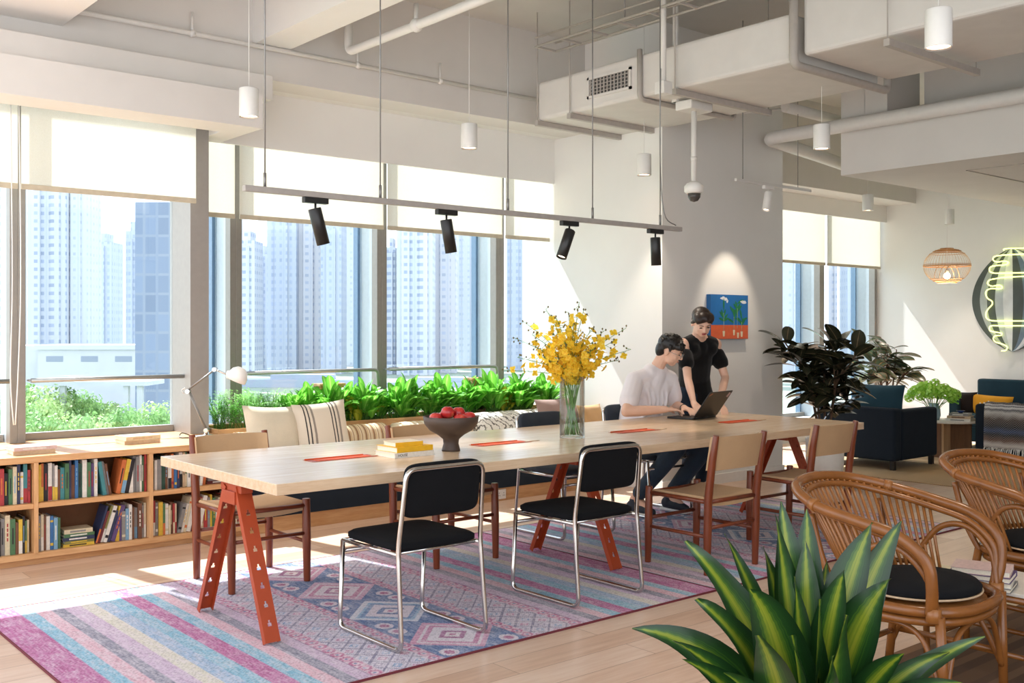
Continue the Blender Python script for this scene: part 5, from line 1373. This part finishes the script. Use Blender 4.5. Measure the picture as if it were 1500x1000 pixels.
# low rattan table between them
t=thing('rattan_table','low rattan table with a pale top between the two rattan chairs','side table',(4.38,2.02,.0105))
B(-.20,.20,-.24,.24,.345,.36).build('tabletop',M['cream'] if False else mat('pale_table_top','D9D2C6',.4),t,bev=.003)
mb=MB(); mb.tube(rpath([(-.19,-.23,.33),(.19,-.23,.33),(.19,.23,.33),(-.19,.23,.33),(-.19,-.22,.33)],.03),.014,8); mb.tube(rpath([(-.17,-.21,.10),(.17,-.21,.10),(.17,.21,.10),(-.17,.21,.10),(-.17,-.20,.10)],.03),.011,8); mb.build('rattan_frame',M['rattan'],t)
for x in (-.18,.18):
    for y in (-.22,.22): MB().tube([(x,y,.33),(x*.98,y*.98,0)],.014,8).build('leg',M['rattan'],t)
z=.3715
flat_stack(4.21,2.0,z,[('grey',.24,.18,.016,None,'grey book at the bottom of the stack on the low rattan table'),('white',.23,.175,.020,'grey','white book second in the stack on the low rattan table'),('purple',.235,.175,.022,'white','lilac book third in the stack on the low rattan table'),('pale pink',.22,.17,.022,'white','pale pink book on top of the stack on the low rattan table')],'',PI/2-.9+1.2,'books on the low rattan table')
t=tag(B(-.10,.10,-.14,.14,0,.010).build('magazine',[BM['cream']],loc=(4.30,2.14,z),rot=(0,0,.0)),'cream magazine lying beside the books on the low rattan table','magazine')

# ============================================================ FOREGROUND DRACAENA
def dracmat():
    k=NT('dracaena_leaf'); uv=k.N('ShaderNodeTexCoord'); sp=k.N('ShaderNodeSeparateXYZ'); k.L(uv.outputs['UV'],sp.inputs[0])
    mp=k.N('ShaderNodeMapping'); mp.inputs['Scale'].default_value=(26,1.2,1); k.L(uv.outputs['UV'],mp.inputs[0]); st=k.noise(mp.outputs[0],1.0,3)
    u=k.math('MULTIPLY',k.math('ABSOLUTE',k.math('SUBTRACT',sp.outputs[0],0.5)),2.0)
    u2=k.math('ADD',u,k.math('MULTIPLY',k.math('SUBTRACT',st,.5),.75))
    c=k.ramp(u2,[(0,srgb('868E2A')),(.16,srgb('6C7E22')),(.32,srgb('3A5C1C')),(.48,srgb('1F421A')),(1,srgb('122D14'))])
    k.L(c,k.b.inputs['Base Color']); k.b.inputs['Roughness'].default_value=.3; tl=k.N('ShaderNodeBsdfTranslucent'); k.L(c,tl.inputs[0]); mx=k.N('ShaderNodeMixShader'); mx.inputs[0].default_value=.12
    k.L(k.b.outputs[0],mx.inputs[1]); k.L(tl.outputs[0],mx.inputs[2]); k.L(mx.outputs[0],k.out.inputs[0]); return k.mat
M['drac']=dracmat() if True else leafmat('dracaena_leaf',[(0,'8C9C24'),(.16,'6F8E1F'),(.34,'3F6E1E'),(.5,'1E4A1C'),(1,'123514')],.26,.12)
cx,cy=2.26,1.50
C0=Vector((cx,cy,0))
t=thing('dracaena_plant','large striped-leaf plant in the foreground at the bottom of the photo','plant',(cx,cy,.0))
MB().lathe([(.001,0),(.13,0),(.16,.05),(.175,.30),(.165,.305),(.16,.28),(.001,.28)],seg=40).build('pot',mat('grey_planter','8E8A84',.6),t)
B(-.01,.01,-.01,.01,.28,.281).build('soil',mat('potting_soil2','33261D',.95),t) if False else MB().lathe([(.001,.281),(.158,.281),(.158,.284),(.001,.284)],seg=30).build('soil',mat('dark_soil','33261D',.95,bump=.5),t)
st=MB(); lf=MB()
for a,b in ((.0,.0),(-.05,.04),(.04,-.03)): st.tube(smooth_path([(a*.5,b*.5,.28),(a,b,.40),(a*1.2,b*1.2,.56)],5),.018,8)
def G(px,py,df): # tip given by photo position at a distance df nearer (+) than the stem
    d=2.6-df; return at(px,py,d)-C0
# (tip px,py, nearer by, base dx px, base z, width, mid lift)
L=[(1144,734,-.10,1150,.56,.085,0),(1135,750,-.02,1140,.53,.075,0),(1182,745,-.14,1180,.58,.075,.0),(1061,781,-.16,1140,.5,.05,0),(1004,792,.02,1130,.46,.10,.06),
(1278,765,-.02,1200,.52,.10,.03),(1320,763,-.08,1215,.50,.09,.04),(1305,847,.12,1210,.42,.115,.08),(1237,834,.10,1190,.46,.085,.04),(1212,818,-.16,1190,.55,.05,.02),
(1098,862,.16,1160,.36,.125,.12),(1164,844,.06,1160,.46,.06,.02),(1020,877,.12,1135,.40,.10,.08),(926,920,.10,1120,.40,.085,.14),(985,938,.22,1120,.34,.07,.08),(999,965,.25,1120,.33,.075,.08),
(1443,932,-.02,1240,.42,.06,.05),(1391,955,.10,1230,.38,.06,.08),(1410,1000,.22,1225,.36,.07,.10),(1325,957,.2,1220,.36,.08,.06),(1201,877,.20,1185,.34,.09,.06),(1180,792,-.02,1175,.52,.075,.0),
(1240,900,.24,1200,.30,.09,.08),(1118,800,-.1,1150,.52,.06,0),(1110,930,.3,1150,.28,.10,.1),(1160,930,.34,1170,.28,.10,.08),(1290,800,-.22,1215,.5,.07,.03),(1070,850,-.12,1140,.46,.07,.05),(1350,1010,.3,1210,.32,.08,.1),(1060,985,.34,1140,.3,.08,.08),(1220,960,.36,1180,.26,.09,.06)]
for i,(px,py,df,bx,bz,w,lift) in enumerate(L):
    tip=G(px,py,df); b=at(bx,700,2.6-df*.25)-C0; b.z=bz-.12; b=Vector((b.x*.45,b.y*.45,b.z))
    hor=tip-b; lat=Vector((hor.x,hor.y,0))
    mid=b+hor*.5+Vector((0,0,lift+.03))-lat*.16
    toc=(-F*.8+Vector((0,0,.45))-lat.normalized()*.35 if lat.length>.05 else -F) + R*(.5*math.sin(i*2.3))
    lf.blade(b,mid,tip,w*1.22,toc,18,.30,0,prof=lambda t_: ((.35+.65*math.sin(t_/.42*PI/2)) if t_<.42 else math.cos((t_-.42)/.58*PI/2)**.85),wave=.06)
st.build('stems',M['bark'],t); lf.build('foliage',M['drac'],t)
# curled tips: short dry tips
# ============================================================ OUTSIDE
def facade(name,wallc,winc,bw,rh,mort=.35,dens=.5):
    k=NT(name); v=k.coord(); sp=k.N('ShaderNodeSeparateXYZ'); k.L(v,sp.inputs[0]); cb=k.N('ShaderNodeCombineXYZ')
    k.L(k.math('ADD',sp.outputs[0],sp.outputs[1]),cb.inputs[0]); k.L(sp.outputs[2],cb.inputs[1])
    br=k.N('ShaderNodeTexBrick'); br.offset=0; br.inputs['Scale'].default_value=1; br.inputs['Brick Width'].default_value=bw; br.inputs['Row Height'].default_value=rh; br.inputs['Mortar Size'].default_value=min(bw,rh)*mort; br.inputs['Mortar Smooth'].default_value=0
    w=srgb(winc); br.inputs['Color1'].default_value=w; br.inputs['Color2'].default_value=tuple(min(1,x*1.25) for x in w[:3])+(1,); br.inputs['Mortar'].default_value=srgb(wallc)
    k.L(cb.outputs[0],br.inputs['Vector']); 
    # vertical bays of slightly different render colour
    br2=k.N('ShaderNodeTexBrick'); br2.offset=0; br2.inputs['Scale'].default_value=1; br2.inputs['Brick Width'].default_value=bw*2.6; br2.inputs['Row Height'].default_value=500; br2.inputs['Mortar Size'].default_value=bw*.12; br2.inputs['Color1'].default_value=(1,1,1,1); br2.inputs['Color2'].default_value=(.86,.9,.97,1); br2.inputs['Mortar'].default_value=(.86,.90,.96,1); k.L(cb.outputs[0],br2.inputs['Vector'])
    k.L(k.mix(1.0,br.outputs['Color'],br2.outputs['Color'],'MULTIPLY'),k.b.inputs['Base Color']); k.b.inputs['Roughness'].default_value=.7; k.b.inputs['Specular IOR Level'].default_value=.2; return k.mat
GZ=-17.0
FA=[facade('tower_hazy_cream','D0D2D8','A3ABBD',3.2,3.1,.28),facade('tower_hazy_blue','C0C5CF','A6AEC0',2.6,3.1,.3),facade('tower_hazy_pale','D2D4DA','B8BECA',3.0,3.1,.33),facade('tower_dark','949BA9','7F899C',2.0,3.0,.10),facade('tower_hazy_pink','D3D0D3','B0B4C1',3.4,3.1,.3)]  # distance haze is painted into these pale, low-contrast facade colours
def tower(px0,px1,ytop,d,fm,lab,dep=14,steps=True,name='apartment_tower',seed=0):
    a=at(px0,483,d); b=at(px1,483,d); w=(b-a).length; h=CAMZ-(ytop-483)*d/1512-GZ
    c=(a+b)/2; rz=math.atan2(R.y,R.x)
    t=thing(name,lab,'building',(c.x,c.y,GZ),rz,'towers beyond the windows')
    mb=MB(); mb.box(-w/2,w/2,0,dep,0,h); mb.build('tower_block',fm,t)
    if steps:
        r=random.Random(seed); mb=MB(); n=max(1,int(w/7))
        for k in range(n):
            x=-w/2+w*(k+.5)/n; q=w/n*.22; mb.box(x-q,x+q,-1.2,-.02,0,h-4*r.random()-1)
        mb.build('bay_column',fm,t)
        mb=MB(); mb.box(-w*.2,w*.2,2,dep-3,h+.02,h+4); mb.build('roof_structure',fm,t)
    return t
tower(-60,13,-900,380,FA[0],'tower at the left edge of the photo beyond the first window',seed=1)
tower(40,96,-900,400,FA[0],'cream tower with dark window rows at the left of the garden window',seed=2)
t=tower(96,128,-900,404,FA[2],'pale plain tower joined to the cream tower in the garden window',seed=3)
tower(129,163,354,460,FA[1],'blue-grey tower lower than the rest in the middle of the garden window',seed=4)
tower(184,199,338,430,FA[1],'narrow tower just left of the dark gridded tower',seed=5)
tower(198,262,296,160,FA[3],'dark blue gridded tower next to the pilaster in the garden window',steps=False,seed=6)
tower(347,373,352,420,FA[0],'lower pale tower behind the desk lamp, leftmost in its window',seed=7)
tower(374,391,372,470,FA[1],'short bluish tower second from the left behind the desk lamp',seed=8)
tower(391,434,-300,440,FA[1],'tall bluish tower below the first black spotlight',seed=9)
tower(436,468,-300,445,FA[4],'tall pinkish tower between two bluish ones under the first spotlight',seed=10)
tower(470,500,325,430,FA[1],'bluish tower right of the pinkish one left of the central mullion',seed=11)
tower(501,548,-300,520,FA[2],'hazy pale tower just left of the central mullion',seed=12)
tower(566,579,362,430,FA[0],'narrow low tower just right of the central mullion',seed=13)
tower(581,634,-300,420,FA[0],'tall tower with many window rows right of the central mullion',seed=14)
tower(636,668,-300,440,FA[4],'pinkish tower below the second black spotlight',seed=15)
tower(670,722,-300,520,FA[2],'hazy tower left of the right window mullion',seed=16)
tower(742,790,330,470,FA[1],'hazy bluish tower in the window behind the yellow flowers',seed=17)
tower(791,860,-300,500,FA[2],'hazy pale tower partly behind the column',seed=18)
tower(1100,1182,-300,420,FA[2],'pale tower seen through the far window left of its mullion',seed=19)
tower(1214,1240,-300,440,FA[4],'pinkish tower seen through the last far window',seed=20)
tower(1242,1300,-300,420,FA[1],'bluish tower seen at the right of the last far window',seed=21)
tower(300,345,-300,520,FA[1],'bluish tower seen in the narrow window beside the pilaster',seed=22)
# low white building with slit windows
wh=mat('white_render','BFC1C8',.8,var=.03,scale=.3); rz=math.atan2(R.y,R.x)
d=220; a=at(14,483,d); b=at(200,483,d); c=(a+b)/2; w=(b-a).length
t=thing('low_building','low white building with slit windows in front of the towers','building',(c.x,c.y,GZ),rz)
H=CAMZ-(505-483)*d/1512-GZ
B(-w/2+6,w/2,0,14,0,H-1).build('block',wh,t); B(-w/2+5.5,w/2+.5,-.5,14.5,H-.99,H).build('parapet',wh,t); B(-w/2-4,-w/2+5.98,2,16,0,H-.2).build('wing',wh,t)
mb=MB()
for px in (80,131,181): p=at(px,483,d); x=(p-c).dot(R); mb.box(x-1.8,x+1.8,-.05,.0,H-3.6,H-2.4)
mb.build('window_slits',mat('slit_grey','8A93A3',.5),t)
# flat canopy with posts
d=120; c=at(165,565,d)
t=thing('canopy_roof','flat white canopy roof on posts beyond the trees','canopy',(c.x,c.y,GZ),rz)
B(-9,4,0,6,c.z-GZ,c.z-GZ+.5).build('roof_slab',wh,t)
for x in (1.4,3.0,-6): B(x-.3,x+.3,.3,.9,0,c.z-GZ-.02).build('post',wh,t)
# road bridge / low things in front of the towers
grey=mat('far_grey','A9B1BF',.9,var=.12,scale=.05)
d=330
for px0,px1,y,lab in ((345,545,556,'low grey block in front of the towers behind the desk lamp'),(566,735,560,'low grey block in front of the towers behind the fruit bowl'),(742,900,556,'low grey block in front of the towers behind the yellow flowers')):
    a=at(px0,483,d); b=at(px1,483,d); c=(a+b)/2; w=(b-a).length
    t=thing('low_block',lab,'building',(c.x,c.y,GZ),rz); h=CAMZ-(y-483)*d/1512-GZ
    B(-w/2,w/2,0,12,0,h).build('block',grey,t); B(-w/4,w/5,1,9,h+.01,h+1.5).build('roof_box',grey,t)
o=B(-500,900,8.2,900,GZ-.5,GZ).build('street_ground',mat('ground_green','8F9B8A',.95,var=.15,scale=.05)); o['kind']='structure'
# trees
M['tree']=leafmat('tree_leaf',[(0,'9CC27C'),(1,'6F9A5C')],.6,.3); M['tree2']=leafmat('tree_leaf_pale',[(0,'B8D090'),(1,'93B272')],.6,.3)
def tree_mesh(seed,mt):
    r=random.Random(seed); mb=MB()
    cl=[(Vector((r.gauss(0,1.6),r.gauss(0,1.6),r.uniform(5,9.5))),r.uniform(1.3,2.3)) for _ in range(13)]
    for c,q in cl:
        for _ in range(190):
            n=Vector((r.gauss(0,1),r.gauss(0,1),r.gauss(0,1))).normalized(); p=c+n*q*r.uniform(.7,1.05); x=n.orthogonal().normalized(); x=(x*math.cos(r.random()*6)+n.cross(x)*math.sin(r.random()*6)); y=n.cross(x)+n*.4; s=r.uniform(.16,.34)
            mb.add([p-x*s,p-y*s*.6,p+x*s,p+y*s*.6],[(0,1,2,3)],0,False,[(0,0),(.5,0),(1,1),(.5,1)])
    return mb.mesh('crown',[mt])
tm=[tree_mesh(1,M['tree']),tree_mesh(2,M['tree2']),tree_mesh(3,M['tree'])]
trunk=MB().tube([(0,0,0),(.1,0,3),(.0,.1,7)],[.3,.22,.1],8).mesh('trunk',[M['bark']])
pl=[(20,120,566),(62,118,564),(100,125,570),(135,128,585),(165,124,590),(48,100,600),(90,96,612),(130,98,606),(172,102,600),(212,110,600),(235,118,586),(5,98,600),(360,130,572),(420,132,576),(480,130,574),(600,128,578),(670,130,576),(770,128,572)]
for i,(px,d,yt) in enumerate(pl):
    p=at(px,483,d); h=CAMZ-(yt-483)*d/1512-GZ; s=h/10.5
    t=thing('street_tree','leafy green tree in the garden seen through the left window' if px<300 else 'leafy green tree outside behind the window planter','tree',(p.x,p.y,GZ),i*1.3,'trees in the garden' if px<300 else 'trees behind the planter'); t.scale=(s*.75,s*.75,s)
    for nm,me in (('crown',tm[i%3]),('trunk',trunk)): o=bpy.data.objects.new(nm,me); COL.objects.link(o); o.parent=t

# ============================================================ LIGHT AND CAMERA
w=bpy.data.worlds.new('sky'); SC.world=w; w.use_nodes=True; nt=w.node_tree
bg=nt.nodes['Background']; tc=nt.nodes.new('ShaderNodeTexCoord'); sp=nt.nodes.new('ShaderNodeSeparateXYZ'); rp=nt.nodes.new('ShaderNodeValToRGB')
nt.links.new(tc.outputs['Generated'],sp.inputs[0]); nt.links.new(sp.outputs[2],rp.inputs[0]); nt.links.new(rp.outputs[0],bg.inputs[0])
rp.color_ramp.elements[0].position=0; rp.color_ramp.elements[0].color=(.93,.96,1,1); rp.color_ramp.elements[1].position=.6; rp.color_ramp.elements[1].color=(.80,.87,1,1)
bg.inputs[1].default_value=SKY
s=bpy.data.lights.new('sun','SUN'); s.energy=SUN; s.angle=.012; s.color=(1,.965,.92); so=bpy.data.objects.new('sun',s); COL.objects.link(so)
so.rotation_euler=Vector((.18,-1,-1.38)).to_track_quat('-Z','Y').to_euler(); so.location=(3,12,14)
def spotl(loc,aim,e,ang=.9,col=(1,.86,.7),rad=.03):
    l=bpy.data.lights.new('lamp_light','SPOT'); l.energy=e; l.spot_size=ang; l.spot_blend=.6; l.color=col; l.shadow_soft_size=rad
    o=bpy.data.objects.new('lamp_light',l); COL.objects.link(o); o.location=loc; o.rotation_euler=(Vector(aim)-Vector(loc)).to_track_quat('-Z','Y').to_euler()
spotl((7.70,5.55,2.49),(7.72,6.07,1.6),18,1.0)
for x,y,z in ((2.9,6.0,2.74),(4.64,6.0,2.74),(6.5,5.98,2.72),(4.58,2.38,2.71),(6.6,4.32,2.73),(10.4,6.22,2.73),(12.3,6.25,2.71)): spotl((x,y,z),(x,y,0),24,1.3)
for px,tl in ((462,-.28),(654,-.2),(834,.42),(960,-.05)):
    x=railX(px); dx=-math.sin(tl); dz=-math.cos(tl); spotl((x+dx*.18,RY,RZ-.075+dz*.18),(x+dx*2,RY,RZ+dz*2),12,.7)
pl_=bpy.data.lights.new('lamp_light','POINT'); pl_.energy=4; pl_.color=(1,.8,.55); pl_.shadow_soft_size=.04; o=bpy.data.objects.new('lamp_light',pl_); COL.objects.link(o); o.location=(11.1,5.67,1.95)
cam=bpy.data.cameras.new('camera'); co=bpy.data.objects.new('camera',cam); COL.objects.link(co); SC.camera=co
cam.sensor_width=36; cam.sensor_fit='HORIZONTAL'; cam.lens=1512/1500*36; cam.shift_y=-17/1500; cam.clip_end=2500; cam.clip_start=.05
co.location=(0,0,CAMZ); co.rotation_euler=(PI/2,0,math.atan2(F.y,F.x)-PI/2)
SC.view_settings.view_transform='Standard'; SC.view_settings.look='None'; SC.view_settings.gamma=1; SC.view_settings.use_curve_mapping=False
SC.view_settings.exposure=EXPO
